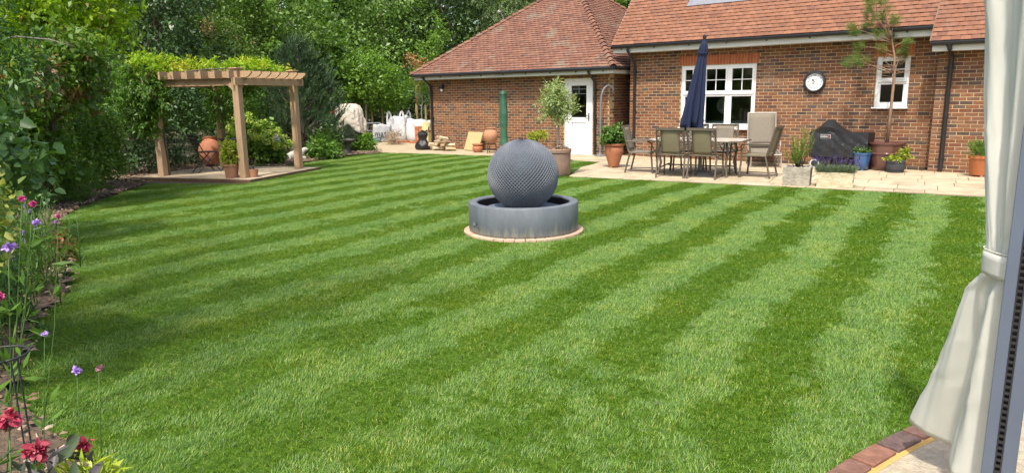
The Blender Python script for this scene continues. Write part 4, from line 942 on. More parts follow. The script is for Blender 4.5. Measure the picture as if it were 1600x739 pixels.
inn = [(px*.965, py_*.945) for px, py_ in oct_]
while x < hw-.03:
    y = -hd_+.03
    while y < hd_-.03:
        P_ = clip_poly(inn, [(x+.003, y+.003), (x+.117, y+.003), (x+.117, y+.107), (x+.003, y+.107)])
        if len(P_) >= 3: q = MB(); q.prism(P_, .711, .7165+r_.uniform(0, .001)); q.build('mosaic_tile', M_MOS, tab)
        y += .11
    x += .12
for sx in (-1, 1):
    for sy in (-1, 1):
        m = MB(); m.tube([(sx*.66, sy*.34, .685), (sx*.70, sy*.38, .5), (sx*.66, sy*.34, .25), (sx*.70, sy*.40, 0)], .024, 10); m.build('leg', M_METAL_BR, tab, smooth=40)
    m = MB(); m.tube([(sx*.69, -.37, .14), (sx*.6, 0, .2), (sx*.69, .37, .14)], .014, 8); m.build('stretcher', M_METAL_BR, tab, smooth=40)
    for sy in (-1, 1):
        m = MB(); m.tube([(sx*.69, sy*.38, .42), (sx*.58, sy*.36, .55), (sx*.5, sy*.35, .68)], .010, 7); m.tube([(sx*.70, sy*.37, .45), (sx*.80, sy*.38, .5), (sx*.86, sy*.38, .62), (sx*.80, sy*.37, .67)], .009, 7); m.build('scroll_bracket', M_METAL_BR, tab, smooth=40)
m = MB(); m.tube([(-.66, 0, .18), (.66, 0, .18)], .014, 8); m.build('stretcher', M_METAL_BR, tab, smooth=40)
# parasol
par = thing('parasol', 'tall closed navy blue parasol rising through the patio table', 'parasol', (-6.28, 13.72, PZ))
m = MB(); m.lathe([(.27, 0), (.27, .03), (.22, .06), (.06, .09), (.04, .12), (.04, .3), (.027, .31)], 32); m.build('base', mat('parasol_base', (.22, .21, .20), .6), par, smooth=40)
m = MB(); m.lathe([(.024, .1), (.024, 2.66)], 16); m.build('pole', mat('parasol_pole', (.12, .12, .125), .35, metal=.5, bump=0), par, smooth=40)
m = MB(); m.lathe([(.02, 2.64), (.035, 2.66), (.03, 2.70), (.038, 2.72), (.03, 2.76), (.005, 2.775)], 16); m.build('finial', M_BLACK, par, smooth=40)
lf = -r0; bk = Vector((hd.x, hd.y, 0))
rows = []; prof = [(2.66, .035), (2.60, .075), (2.52, .10), (2.44, .105), (2.40, .092), (2.34, .10), (2.2, .115), (2.0, .135), (1.8, .155), (1.6, .175), (1.4, .19), (1.2, .195), (1.05, .195), (.93, .19)]
for z, rr in prof:
    t = (2.66-z)/1.73; rowp = []
    for k in range(96):
        a = 2*math.pi*k/96; fold = 1 + (.10+.22*t)*math.cos(8*a + 2.2*t) + .08*t*math.cos(3*a+1.3)+.05*t*math.sin(13*a+z*5); hem = (.09*math.cos(4*a+.6)+.05*math.cos(9*a))*(t > .93)
        rad = rr*.78*fold; skew = lf*(.22*t**1.1)
        p = lf*(math.cos(a)*rad*(1+.15*t)) + bk*(math.sin(a)*rad) + skew; rowp.append((p.x, p.y, z + hem))
    rows.append(rowp)
m = MB(); m.grid(rows, closed=True); m.build('canopy', M_NAVY, par, smooth=True, solid=.004)
m = MB(); m.lathe([(.107, 2.395), (.112, 2.41), (.107, 2.44)], 32, (lf.x*.03, lf.y*.03, 0), caps=False); m.build('strap', M_NAVY, par, smooth=True)
m = MB(); m.lathe([(.03, 1.02), (.045, 1.05), (.045, 1.13), (.03, 1.16)], 16); m.tube([(.04*rx.x, .04*rx.y, 1.09), (.1*rx.x, .1*rx.y-.03, 1.09), (.1*rx.x, .1*rx.y-.03, 1.05)], .009, 6); m.build('crank', M_BLACK, par, smooth=40)
# lounger against the wall
lg = thing('reclining_lounger', 'beige reclining lounger with upright back against the house wall', 'lounger', (-6.0, 16.42, PZ), R(26.5+180))   # local +y = forwards
w = .31; M_LGF = mat('lounger_frame', (.42, .39, .34), .4, metal=.3, bump=0)
b0, b1 = Vector((0, -.18, .36)), Vector((0, -.40, 1.16))
m = MB()
for s_ in (-1, 1): m.tube([b0+Vector((s_*w, 0, 0)), b1+Vector((s_*w, 0, 0))], .014, 8)
m.tube([b1+Vector((-w, 0, 0)), b1+Vector((w, 0, 0))], .014, 8); m.build('back_frame', M_LGF, lg, smooth=40)
m = MB(); m.grid([[b0.lerp(b1, v)+Vector((x_*(w-.012), .012*math.sin(v*math.pi), 0)) for x_ in np.linspace(-1, 1, 5)] for v in np.linspace(.02, .985, 8)]); m.build('backrest', M_SLING, lg, smooth=True, solid=.006)
m = MB(); m.grid([[(x_*(w-.01), -.16+.98*v, .36-.03*math.sin(v*3.14)-.08*v*v) for x_ in np.linspace(-1, 1, 5)] for v in np.linspace(0, 1, 10)]); m.build('seat', M_SLING, lg, smooth=True, solid=.006)
for s_ in (-1, 1):
    m = MB(); m.tube([(s_*w, -.18, .35), (s_*w, .3, .33), (s_*w, .84, .28)], .014, 8); m.build('side_rail', M_LGF, lg, smooth=40)
    m = MB(); m.tube([(s_*(w+.03), -.22, .5), (s_*(w+.04), .1, .54), (s_*(w+.04), .32, .53), (s_*(w+.03), .4, .47), (s_*(w+.02), .38, .34)], .016, 8); m.build('armrest', M_LGF, lg, smooth=40)
    for y0, y1 in ((-.1, -.2), (.38, .5), (.8, .84)): m = MB(); m.tube([(s_*w, y0, .34), (s_*(w+.01), y1, 0)], .013, 8); m.build('leg', M_LGF, lg, smooth=40)
m = MB(); m.tube([(-w, .84, .28), (w, .84, .28)], .014, 8); m.build('foot_rail', M_LGF, lg, smooth=40)

# ------------------------------------------------------------------ covered barbecue
M_COVER = mat('black_cover_vinyl', (.013, .0135, .015), .5, (.010, .0105, .012), 6, .5, 9, spec=.45, bdist=.02)
bq = thing('covered_barbecue', 'wheeled barbecue under a black fitted cover with hump on its left', 'barbecue', (-4.29, 16.42, PZ))
top = lambda x: .765 + .265*max(0, min(1, 1.22*(1-abs(x+.24)/.36)))
rows = []
for i in range(41):
    x = -.585+1.17*i/40; zt = top(x); hum = max(0, zt-.765); row = []
    for k in range(33):
        u = -1+2*k/32
        if abs(u) > .5:
            v = (abs(u)-.5)/.5; y = math.copysign(.27+.035*v - hum*.25*(1-v)**3, u); z = (zt-hum*.55)*(1-v) + .25*v - .02*(1-v)
            wr = .014*math.sin(x*17+v*5+(1 if u > 0 else 0))*v + .012*math.sin((x*1.0-v*.9)*21)*math.sin(v*3.1)
            y += wr; z += .018*math.sin(x*9+u)*(v > .97)
        else:
            c = math.cos(u*math.pi); y = u*.54*(1-hum*.25/.27*0.2); z = zt - hum*.55*(abs(u)/.5)**1.1 + .004*math.sin(x*31)*c
        row.append((x + .01*math.sin(u*5), y, z))
    rows.append(row)
m = MB(); m.grid(rows); m.f.append([k for k in range(33)][::-1]); m.f.append([40*33+k for k in range(33)]); m.build('cover', M_COVER, bq, smooth=28)
m = MB()
m.box((0, 0, .2), (1.0, .42, .03)); m.box((.46, 0, .12), (.03, .42, .2)); m.box((-.1, 0, .33), (.9, .4, .2)); m.build('cart', M_BLACK, bq)
for y in (-.24, .24):
    M_ = Matrix.Translation((-.46, y, .1)) @ Matrix.Rotation(R(90), 4, 'X')
    m = MB(); m.lathe([(.068, -.025), (.098, -.025), (.1, -.012), (.1, .012), (.098, .025), (.068, .025)], 32, M=M_, caps=False); wo = m.build('wheel', mat('wheel_rim_silver', (.6, .6, .6), .35, bump=0), bq, smooth=40)
    m = MB(); m.lathe([(.068, -.02), (.03, -.024), (.012, -.03), (.001, -.03)], 24, M=M_, caps=False); m.lathe([(.068, .02), (.001, .022)], 24, M=M_, caps=False); m.build('hub', M_BLACK, wo, smooth=40)
for y in (-.2, .2):
    m = MB(); m.lathe([(.03, 0), (.035, .02), (.03, .06), (.015, .09), (.015, .2)], 14, (.44, y, 0)); m.build('caster', mat('caster_grey', (.4, .4, .4), .5, bump=0), bq, smooth=40)
yl = -.281
m = MB(); m.box((-.255, yl, .685), (.205, .004, .085), rot=(R(6), 0, 0)); lb = m.build('label_patch', mat('label_white', (.75, .75, .75), .6, bump=0), bq)
m = MB(); m.box((-.255, yl-.003, .685), (.192, .003, .072), rot=(R(6), 0, 0)); m.build('label_field', M_BLACK, lb)
text_mesh('label_text', 'weber', .066, mat('label_letters', (.8, .8, .8), .6, bump=0), lb, (-.275, yl-.0058, .686), (R(96), 0, 0), .0012)
m = MB(); m.lathe([(.001, .006), (.017, .006), (.017, 0), (.001, 0)], 20, M=Matrix.Translation((-.175, yl-.002, .69)) @ Matrix.Rotation(R(96), 4, 'X')); m.box((-.175, yl-.007, .665), (.022, .003, .02)); m.build('label_emblem', mat('label_red', (.5, .02, .015), .5, bump=0), lb)

# ------------------------------------------------------------------ pots and planters
def potty(name, label, cat, loc, prof, m_, soil_r=None, soil_z=None, rz=0, group=None, n=40, pot='pot', tilt=None):
    t = thing(name, label, cat, loc, rz, group)
    m = MB(); m.lathe(prof, n, caps=False); m.f.append(list(range(n))[::-1]); m.build(pot, m_, t, smooth=38)
    if soil_r:
        m = MB(); m.lathe([(soil_r, soil_z-.01), (soil_r*.6, soil_z+.012), (.001, soil_z+.018)], 20, caps=False, wob=lambda a, z: 1+.03*math.sin(a*5)); m.build('soil', M_SOIL, t, smooth=True)
    return t
def feet(t, r, n, m_, h=.03):
    for k in range(n):
        a = k*2*math.pi/n+.4; m = MB(); m.box((r*math.cos(a), r*math.sin(a), h/2-.002), (.05, .05, h), rot=(0, 0, a)); m.build('pot_foot', m_, t, bevel=.006)
def stems(t, pts, r, m_, name='stem'):
    m = MB()
    for p in pts: m.tube(p, [r*(1-.6*i/(len(p)-1)) for i in range(len(p))], 6)
    return m.build(name, m_, t, smooth=True)
# terracotta jar with a leafy shrub, left of the table
t = potty('potted_shrub', 'leafy green shrub in a tapered terracotta jar by the house corner', 'potted plant', (-8.5, 14.0, PZ+.03), [(.11, 0), (.12, .02), (.15, .12), (.205, .30), (.215, .40), (.195, .45), (.19, .46), (.235, .48), (.24, .51), (.22, .515), (.19, .5), (.18, .42)], M_TERRA, .185, .47)
feet(t, .09, 3, M_TERRA)
for o in t.children:
    if o.name.startswith('pot_foot'): o.location.z = -.03
stems(t, [[(0, 0, .45), (.1*math.cos(a), .1*math.sin(a), .6), (.2*math.cos(a), .2*math.sin(a), .75)] for a in (0, 1.2, 2.5, 3.8, 5)], .012, M_BARK)
foliage(t, [(0, 0, .69, .29, .29, .19), (.1, .05, .78, .16, .16, .12), (-.14, 0, .62, .16, .16, .13)], 170, 12, .03, .075, .04, L_BUSH, 41, hexa=True, name='foliage')
# crook pole with its foot
t = thing('crook_pole', 'tall grey shepherd crook pole at the garage corner', 'pole', (-10.42, 16.45, PZ))
m = MB(); m.lathe([(.16, 0), (.16, .03), (.05, .05), (.03, .07)], 20); m.build('base', M_GREYMETAL, t, smooth=40)
cp = [(0, 0, .05), (0, 0, 1.35), (.02, 0, 1.6), (.08, 0, 1.78), (.17, 0, 1.87), (.27, 0, 1.86), (.33, 0, 1.80), (.35, 0, 1.74)]
m = MB(); m.tube([(c[0]*.75, c[1]+c[0]*.65, c[2]) for c in cp], .026, 10); m.build('pole', M_GREYMETAL, t, smooth=40)
m = MB(); m.tube([(.26+.03*math.cos(a)*.75, .23+.03*math.cos(a)*.65, 1.70+.035*math.sin(a)) for a in np.linspace(1.4, 5.5, 10)], .007, 6); m.build('hook', M_GREYMETAL, t)
# olive tree
t = potty('olive_tree', 'small olive tree in a large round stone-brown planter behind the ball fountain', 'potted tree', (-8.70, 12.1, PZ), [(.235, 0), (.25, .02), (.262, .25), (.268, .46), (.285, .475), (.287, .535), (.275, .55), (.25, .54), (.245, .46)], mat('aged_planter', (.30, .185, .13), .9, (.19, .13, .10), 4, .5, 30, detail=9), .25, .49)
m = MB(); limb(m, (0, 0, .45), (.01, 0, 1.25), .024, .018, 3, .05)
for k in range(9):
    a = k*2.4; limb(m, (.01, 0, 1.12+.03*(k % 4)), (.27*math.cos(a), .27*math.sin(a), 1.35+.08*(k % 5)), .011, .004, k+20, .15)
m.build('trunk', M_PALEBARK, t, smooth=True)
foliage(t, [(-.05, .02, 1.56, .33, .33, .32), (.1, 0, 1.42, .24, .24, .26), (-.2, 0, 1.40, .24, .24, .25), (-.03, 0, 1.78, .2, .2, .17), (.16, .0, 1.28, .15, .15, .18)], 470, 13, .035, .066, .018, L_OLIVE, 43, droop=0, twig=.17, jit=.6, shell=.25, lump=.4)
foliage(t, [(0, 0, .56, .2, .2, .07)], 70, 6, .03, .05, .02, mat_leaf('dry_flower', G((.30, .18, .12), (.22, .12, .07), (.5, .4, .35)), .2), 44, name='dried_flowers')['kind'] = 'stuff'
# slim green cover standing by the garage wall
t = thing('covered_clothes_airer', 'slim upright green fabric cover standing in front of the garage wall', 'clothes airer', (-12.95, 15.42, 0))
m = MB(); m.lathe([(.025, 0), (.025, .45)], 12); m.build('pole', M_GREYMETAL, t, smooth=40)
rows = []
for i in range(24):
    z = .32+1.47*i/23; rr = (.105+.012*math.sin(z*7)+.004*math.sin(z*23))*(1 if i < 22 else (.97 if i == 22 else .75)); rows.append([(rr*(1+.06*math.sin(3*a+z*2.5)+.035*math.sin(7*a-z*4))*math.cos(a), rr*(1+.06*math.sin(3*a+z*2.5))*math.sin(a), z) for a in np.linspace(0, 2*math.pi, 29)[:-1]])
m = MB(); m.grid(rows, closed=True); m.f.append([23*28+k for k in range(28)]); m.build('cover', mat('green_cover', (.045, .13, .075), .6, (.03, .095, .055), 7, .5, 14, bdist=.02), t, smooth=50)
m = MB(); m.tube([(.112*math.cos(a), .112*math.sin(a), 1.70+.008*math.sin(3*a)) for a in np.linspace(0, 6.2832, 25)], .006, 6); m.build('drawstring', M_BLACK, t)
# stone slab, pots, urn against the garage wall
t = thing('stone_slab', 'square buff stone slab leaning on the garage wall', 'slab', (-15.02, 16.25, 0))
m = MB(); m.box((0, .17, .285), (.60, .04, .60), rot=(R(-24), 0, 0)); m.build('slab', mat('buff_stone', (.48, .36, .18), .9, (.40, .29, .135), 3, .3), t, bevel=.004)
t = potty('stacked_pots', 'squat terracotta pot with a second pot set in its mouth', 'pot', (-14.43, 15.95, 0), [(.11, 0), (.13, .02), (.165, .10), (.165, .16), (.14, .20), (.13, .205), (.12, .19)], M_TERRA, group=None)
m = MB(); m.lathe([(.09, .18), (.15, .215), (.165, .22), (.17, .25), (.155, .255), (.14, .225), (.001, .21)], 36, caps=False); m.build('upper_pot', M_TERRA, t, smooth=38)
t = potty('terracotta_urn', 'round-bellied terracotta urn on a dark iron stand', 'urn', (-13.95, 16.0, .0), [(.05, .22), (.09, .25), (.17, .34), (.215, .46), (.215, .54), (.17, .65), (.13, .685), (.125, .70), (.15, .715), (.15, .73), (.12, .735), (.10, .69)], M_TERRA2, pot='urn')
m = MB()
for k in range(3):
    a = k*2.094+.5; m.tube([(.12*math.cos(a), .12*math.sin(a), .30), (.15*math.cos(a), .15*math.sin(a), .22), (.16*math.cos(a), .16*math.sin(a), 0)], .012, 6)
for z, rr in ((.27, .12), (.1, .155)): m.tube([(rr*math.cos(a), rr*math.sin(a), z) for a in np.linspace(0, 6.2832, 22)], .010, 6)
m.build('stand', M_BLACKIRON, t)
# log pile
M_LOGS = mat_pieces('split_log', [(0, (.46, .34, .20)), (.35, (.36, .25, .14)), (.65, (.56, .45, .30)), (.85, (.24, .16, .09)), (1, (.42, .33, .22))], .9, 9, .35, .5)
r_ = random.Random(12); lay_ = [(-.44+.135*i, .07) for i in range(7)] + [(-.36+.14*i, .18) for i in range(6)] + [(-.2+.15*i, .28) for i in range(4)] + [(-.05, .38), (.1, .37)]
ORD = ['first', 'second', 'third', 'fourth', 'fifth', 'sixth', 'seventh']
spots = ['lowest row']*7+['second row']*6+['third row']*4+['top row']*2; seen = {}
for i, (dx, z) in enumerate(lay_):
    k_ = seen.get(spots[i], 0); seen[spots[i]] = k_+1
    lo = thing('split_log', f'{ORD[k_]} log from the left, {spots[i]} of the pile by the downpipe', 'log', (-15.92+dx*1.05, 15.95+r_.uniform(-.08, .08), z), R(r_.choice((70, 95, 110, 60, 20, 150))), 'logs stacked by the garage downpipe')
    m = MB(); n = r_.choice((3, 4, 5)); a0 = r_.uniform(0, 6); pr = [(.062*math.cos(a0+2*math.pi*k/n)*r_.uniform(.8, 1.2), .062*math.sin(a0+2*math.pi*k/n)*r_.uniform(.8, 1.2)) for k in range(n)]
    l = r_.uniform(.12, .17); tl_ = r_.uniform(-.2, .2)
    vs = [(s_*l, p[0], p[1]+s_*l*tl_) for s_ in (-1, 1) for p in pr]; m.add(vs, [list(range(n))[::-1], list(range(n, 2*n))] + [[k, (k+1) % n, n+(k+1) % n, n+k] for k in range(n)]); m.build('log', M_LOGS, lo, bevel=.006)
# black rubble sack
def sack(name, label, loc, m_, s_, seed):
    t = thing(name, label, 'sack', loc); r_ = np.random.default_rng(seed); rows = []; K = r_.uniform(0, 6, 6)
    prof = [(.001, 0), (.20, .0), (.245, .04), (.25, .12), (.22, .2), (.155, .27), (.135, .33), (.15, .40), (.165, .46), (.15, .53), (.11, .55), (.06, .50), (.001, .48)]
    for rr, z in prof: rows.append([((rr*(1+.13*math.sin(3*a+K[0]+z*6)+.08*math.sin(7*a+K[1]-z*14)+.05*math.sin(13*a+z*30)))*math.cos(a)*s_[0] + .06*max(0, z-.25), rr*(1+.1*math.sin(4*a+K[2]+z*9)+.06*math.sin(9*a+K[3]))*math.sin(a)*s_[1], z*s_[2]+.02*math.sin(5*a+K[4])*(z > .4)) for a in np.linspace(0, 2*math.pi, 41)[:-1]])
    m = MB(); m.grid(rows, closed=True); m.build('sack_body', m_, t, smooth=True); return t
t = sack('rubble_sack', 'shiny black sack with a knotted neck beside the log pile', (-16.75, 15.9, 0), mat('black_polythene', (.012, .012, .014), .42, (.02, .02, .023), 8, .6, 18, spec=.4, bdist=.03), (1, .9, 1), 3)
r_ = random.Random(2)
for k in range(6): m = MB(); a = k*1.05; m.tube([(.06, 0, .5), (.06+.1*math.cos(a), .1*math.sin(a), .58+.03*(k % 2)), (.06+.13*math.cos(a), .13*math.sin(a), .56)], [.03, .025, .008], 6); m.build('sack_neck', t.children[0].data.materials[0], t, smooth=True)
# stack of spare bricks
st = thing('brick_stack', 'loose stack of red bricks at the far garage corner', 'bricks', (-18.95, 18.1, 0))
r_ = random.Random(5)
L_ = []
for c in range(9):
    for i in range(3 if c < 7 else 2):
        for j in range(3): L_.append(Matrix.Translation((-18.95-.24+i*.23+r_.uniform(-.01, .01), 18.1-.12+j*.11, .034+c*.068)) @ Matrix.Rotation(r_.gauss(0, .04), 4, 'Z') @ Matrix.Diagonal((.215, .1, .064, 1)))
for i in range(9): L_.append(Matrix.Translation((-19.45-r_.uniform(0, .9), 18.0+r_.uniform(-.3, .2), .034)) @ Matrix.Rotation(r_.uniform(0, 3), 4, 'Z') @ Matrix.Diagonal((.215, .1, .064, 1)))
M_SPARE = mat_pieces('spare_brick', [(0, (.46, .16, .07)), (.5, (.38, .12, .055)), (1, (.52, .22, .11))], .9, 14, .3, .4)
pieces(st, 'brick', 'bricks', BR_V, BR_F, L_, M_SPARE)
t = thing('offcut', 'pale yellow stone offcut propped on the brick stack', 'stone', (-18.62, 17.75, 0))
m = MB(); m.add([(-.14, 0, .42), (.14, .02, .42), (.17, .05, .62), (.03, .1, .83), (-.12, .08, .75), (-.14, .08, .42), (.14, .1, .42), (.17, .13, .62), (.03, .18, .83), (-.12, .16, .75)], [[0, 1, 2, 3, 4], [9, 8, 7, 6, 5], [0, 5, 6, 1], [1, 6, 7, 2], [2, 7, 8, 3], [3, 8, 9, 4], [4, 9, 5, 0]]); m.box((0, .12, .21), (.3, .12, .42)); m.build('slab', mat('yellow_stone', (.62, .52, .24), .9, bump=.3), t)
# bulk bags
M_BAG = mat('woven_bulk_bag', (.60, .60, .60), .7, (.46, .46, .47), 5, .5, 14, bdist=.02)
M_BAGG = mat('grey_bulk_bag', (.40, .41, .41), .7, (.30, .31, .31), 5, .5, 14, bdist=.02)
M_PRINT = mat('grey_print', (.03, .03, .035), .7, (.05, .05, .055), 20, 0)
def bag(name, label, loc, rz, dims, m_, seed, loops=True, slump=.1, txt=None, sub=None):
    t = thing(name, label, 'bulk bag', loc, rz, 'builder bags by the hedge'); r_ = np.random.default_rng(seed); K = r_.uniform(0, 6, 8); w, d, h = dims; rows = []
    for z_, sc in ((0, .93), (.03, .98), (.15, 1.03), (.35, 1.05), (.55, 1.03), (.75, 1.0), (.9, .98), (1.0, .93), (1.0, .7), (.93, .35), (.92, .01)):
        row = []
        for k in range(48):
            a = 2*math.pi*k/48; c, s_ = math.cos(a), math.sin(a); q = (abs(c)**5+abs(s_)**5)**-.2
            bump_ = 1+.03*math.sin(5*a+K[0]+z_*7)+.02*math.sin(11*a+K[1]-z_*9); row.append((w/2*q*c*sc*bump_, d/2*q*s_*sc*bump_, z_*h + slump*h*math.sin(a+K[2])*z_*.6 + .03*math.sin(4*a+K[3])*(z_ > .8)))
        rows.append(row)
    m = MB(); m.grid(rows, closed=True); m.build('bag_body', m_, t, smooth=True)
    if loops:
        for sx, sy in ((-1, -1), (1, -1), (-1, 1), (1, 1)):
            m = MB(); x, y = sx*w*.44, sy*d*.44; p = [(x, y, h*.7), (x, y, h*.95), (x-sx*.03, y, h+.2), (x-sx*.09, y, h+.24), (x-sx*.15, y, h+.12), (x-sx*.17, y, h*.9)]
            for q in range(5): m.bar(p[q], p[q+1], .07, .015, (0, 1, 0))
            m.build('lifting_loop', m_, t)
    if txt: text_mesh('printed_word', txt, .30, M_PRINT, t, (0, -d/2*1.09, h*.5), (R(90), 0, 0), .003)
    if sub: m = MB(); m.box((-.0, -d/2*1.09, h*.30), (w*.62, .01, .025)); m.build('printed_bar', M_PRINT, t)
    return t
cr = math.atan2(hd.y, hd.x)-math.pi/2
bag('bulk_bag', 'low grey bulk bag printed with a dark word', (-21.1, 17.95, 0), cr+.1, (.68, .6, .64), M_BAGG, 5, False, .06, 'mats', True)
bag('bulk_bag', 'tall white bulk bag with raised lifting loops behind the grey bag', (-21.2, 18.9, 0), cr-.25, (.78, .78, .88), M_BAG, 6, True, .14, None, True)
bag('bulk_bag', 'full white bulk bag behind the brick stack', (-20.4, 19.25, 0), cr-.1, (.95, .85, .78), M_BAG, 7, False, .08)
# workbench and blue trough
t = thing('folding_workbench', 'grey folding workbench beside the bulk bags', 'workbench', (-21.62, 17.97, 0), cr+.2)
m = MB(); m.box((0, 0, .70), (.55, .3, .04)); m.build('top', M_GREYMETAL, t, bevel=.005)
for s_ in (-1, 1):
    for y in (-.2, .2): m = MB(); m.bar((s_*.2, -y*.6, .69), (s_*.27, y, 0), .04, .03); m.build('leg', M_GREYMETAL, t)
m = MB(); m.box((0, 0, .42), (.5, .05, .04)); m.build('crossbar', M_GREYMETAL, t)
t = thing('blue_trough', 'blue plastic trough on the ground under the workbench', 'trough', (-21.2, 17.5, 0), cr)
m = MB(); m.add([(-.28, -.12, 0), (.28, -.12, 0), (.28, .12, 0), (-.28, .12, 0), (-.34, -.17, .17), (.34, -.17, .17), (.34, .17, .17), (-.34, .17, .17), (-.31, -.14, .17), (.31, -.14, .17), (.31, .14, .17), (-.31, .14, .17), (-.26, -.1, .03), (.26, -.1, .03), (.26, .1, .03), (-.26, .1, .03)], [[3, 2, 1, 0]]+[[i, (i+1) % 4, 4+(i+1) % 4, 4+i] for i in range(4)]+[[4+i, 4+(i+1) % 4, 8+(i+1) % 4, 8+i] for i in range(4)]+[[8+i, 8+(i+1) % 4, 12+(i+1) % 4, 12+i] for i in range(4)]+[[12, 13, 14, 15]]); m.build('trough', mat('faded_blue', (.22, .33, .46), .5), t)
# cream dust sheet over a mixer
t = thing('sheeted_mixer', 'cream dust sheet draped over a cement mixer, orange rim poking out', 'cement mixer', (-19.12, 14.86, 0), cr)
K = np.random.default_rng(9).uniform(0, 6, 8); rows = []
for i, (z, rr) in enumerate(((.58, .60), (.66, .60), (.8, .60), (.95, .59), (1.12, .57), (1.28, .53), (1.40, .45), (1.46, .30), (1.47, .15), (1.48, .01))):
    rows.append([(.84*rr*(1+.16*math.sin(2*a+K[0])+.10*math.sin(5*a+K[1]+z*6)+.06*math.sin(11*a-z*9)-.16*abs(math.sin(2.5*a+K[4]+z*3.3))**.6-.10*abs(math.sin(4*a-K[5]-z*5)))*1.15*math.cos(a)*1.05+.14*max(0, 1.3-z), .84*rr*math.sin(a)*.8*(1+.06*math.sin(5*a+K[2])-.14*abs(math.sin(3*a+K[6]+z*4))**.6), z+(.16*math.sin(a*2+K[3])+.12*math.sin(3*a+1)+.06*math.sin(7*a))*(1.3-z if z < 1.2 else 0)*1.0) for a in np.linspace(0, 2*math.pi, 121)[:-1]])
m = MB(); m.grid(rows, closed=True); m.build('dust_sheet', mat('cream_cotton', (.60, .54, .44), .85, (.47, .41, .32), 5, .8, 9, bdist=.05), t, smooth=True, solid=.01)
m = MB(); m.lathe([(.12, -.3), (.3, -.1), (.34, .1), (.24, .35)], 24, M=Matrix.Translation((-.05, 0, .85)) @ Matrix.Rotation(R(-60), 4, 'Y'), caps=False); m.build('drum', mat('mixer_drum', (.12, .12, .13), .6), t, smooth=40)
m = MB(); m.tube([(-.62, -.1, 1.12), (-.50, -.12, 1.20), (-.36, -.12, 1.24)], .045, 8); m.build('drum_rim', mat('mixer_orange', (.55, .13, .04), .6), t, smooth=40)
for x, y in ((-.3, -.25), (-.3, .25), (.35, -.25), (.35, .25)): m = MB(); m.bar((x, y, 0), (x*.6, y*.5, .75), .04, .04); m.build('leg', M_BLACKIRON, t)

# planters by the lawn edge
def rough_block(name, w, d, h, flare, m_, parent, seed, wall=.05):
    import bmesh
    r_ = random.Random(seed); m = MB()
    outer = [(-w/2, -d/2), (w/2, -d/2), (w/2, d/2), (-w/2, d/2)]
    rows = []
    def ring(s_, z, ins=0):
        n = 9; pts = []
        for i in range(4):
            a, b = outer[i], outer[(i+1) % 4]
            for k in range(n): t_ = k/n; pts.append((((a[0]+(b[0]-a[0])*t_)*s_), ((a[1]+(b[1]-a[1])*t_)*s_)))
        f_x, f_y = (w/2-ins)/(w/2), (d/2-ins)/(d/2); j = .006 if ins == 0 else .002
        return [(x*f_x+r_.gauss(0, j), y*f_y+r_.gauss(0, j), z+r_.gauss(0, .003)) for x, y in pts]
    for k in range(7): z = h*k/6; rows.append(ring(1-flare*(1-k/6), z))
    rows.append(ring(1, h+.002, wall)); rows.append(ring(1, h-.05, wall*1.1))
    m.grid(rows, closed=True); m.f.append([i for i in range(36)][::-1]); m.f.append([8*36+i for i in range(36)])
    return m.build(name, m_, parent, smooth=30)
t = thing('stone_planter', 'square grey stone planter with a tall feathery green shrub', 'planter', (-4.1, 13.02, PZ), R(12))
rough_block('trough', .46, .40, .33, .07, M_STONE, t, 3)
m = MB(); m.box((0, 0, .285), (.36, .3, .02)); m.build('soil', M_SOIL, t)
r_ = random.Random(6); tips = []; pts = []
for k in range(22):
    a = r_.uniform(0, 6.28); q = r_.uniform(.05, .3); h = r_.uniform(.55, 1.0); e = Vector((q*math.cos(a), q*math.sin(a)*.8, h)); s0 = Vector((q*.25*math.cos(a), q*.2*math.sin(a), .3)); pts.append([s0, s0.lerp(e, .5)+Vector((0, 0, .03)), e])
    for v in np.linspace(.42, 1, 8): c = s0.lerp(e, v); tips.append((*c, math.cos(a)*.25+r_.gauss(0, .15), math.sin(a)*.25+r_.gauss(0, .15), 1, r_.uniform(.8, 1.1)))
stems(t, pts, .007, M_BARK); needles(t, tips, 22, .045, .007, mat_leaf('leaf_rosemary', G((.11, .19, .02), (.16, .25, .035), (.22, .30, .05), (.24, .27, .06)), .3), 7, name='foliage', along=.08, spread=1.0)
t = thing('stone_planter', 'long cream stone trough of flowering lavender at the patio edge', 'planter', (-3.5, 13.16, PZ), R(12))
rough_block('trough', .60, .32, .25, .05, M_CREAMSTONE, t, 5)
m = MB(); m.box((0, 0, .205), (.48, .22, .02)); m.build('soil', M_SOIL, t)
r_ = random.Random(9); tips = []; fl = []; pts = []
for k in range(230):
    x, y = r_.uniform(-.27, .27), r_.uniform(-.12, .12); dx, dy = x*.45+r_.gauss(0, .05), y*.9+r_.gauss(0, .06); h = r_.uniform(.06, .13); tips.append((x+dx*.3, y+dy*.3, .24+h*.5, dx, dy, .5, 1))
    if k % 3 == 0: e = (x+dx*.9, y+dy*.9, .30+h+r_.uniform(.02, .10)); fl.append((*e, dx*.3, dy*.3, 1, 1)); pts.append([(x, y, .24), e])
stems(t, pts, .002, L_GREYG); needles(t, tips, 16, .075, .007, L_GREYG, 8, name='foliage', along=.08); needles(t, fl, 22, .02, .011, L_PURPLE, 9, name='flowers', along=.055, spread=1.2)
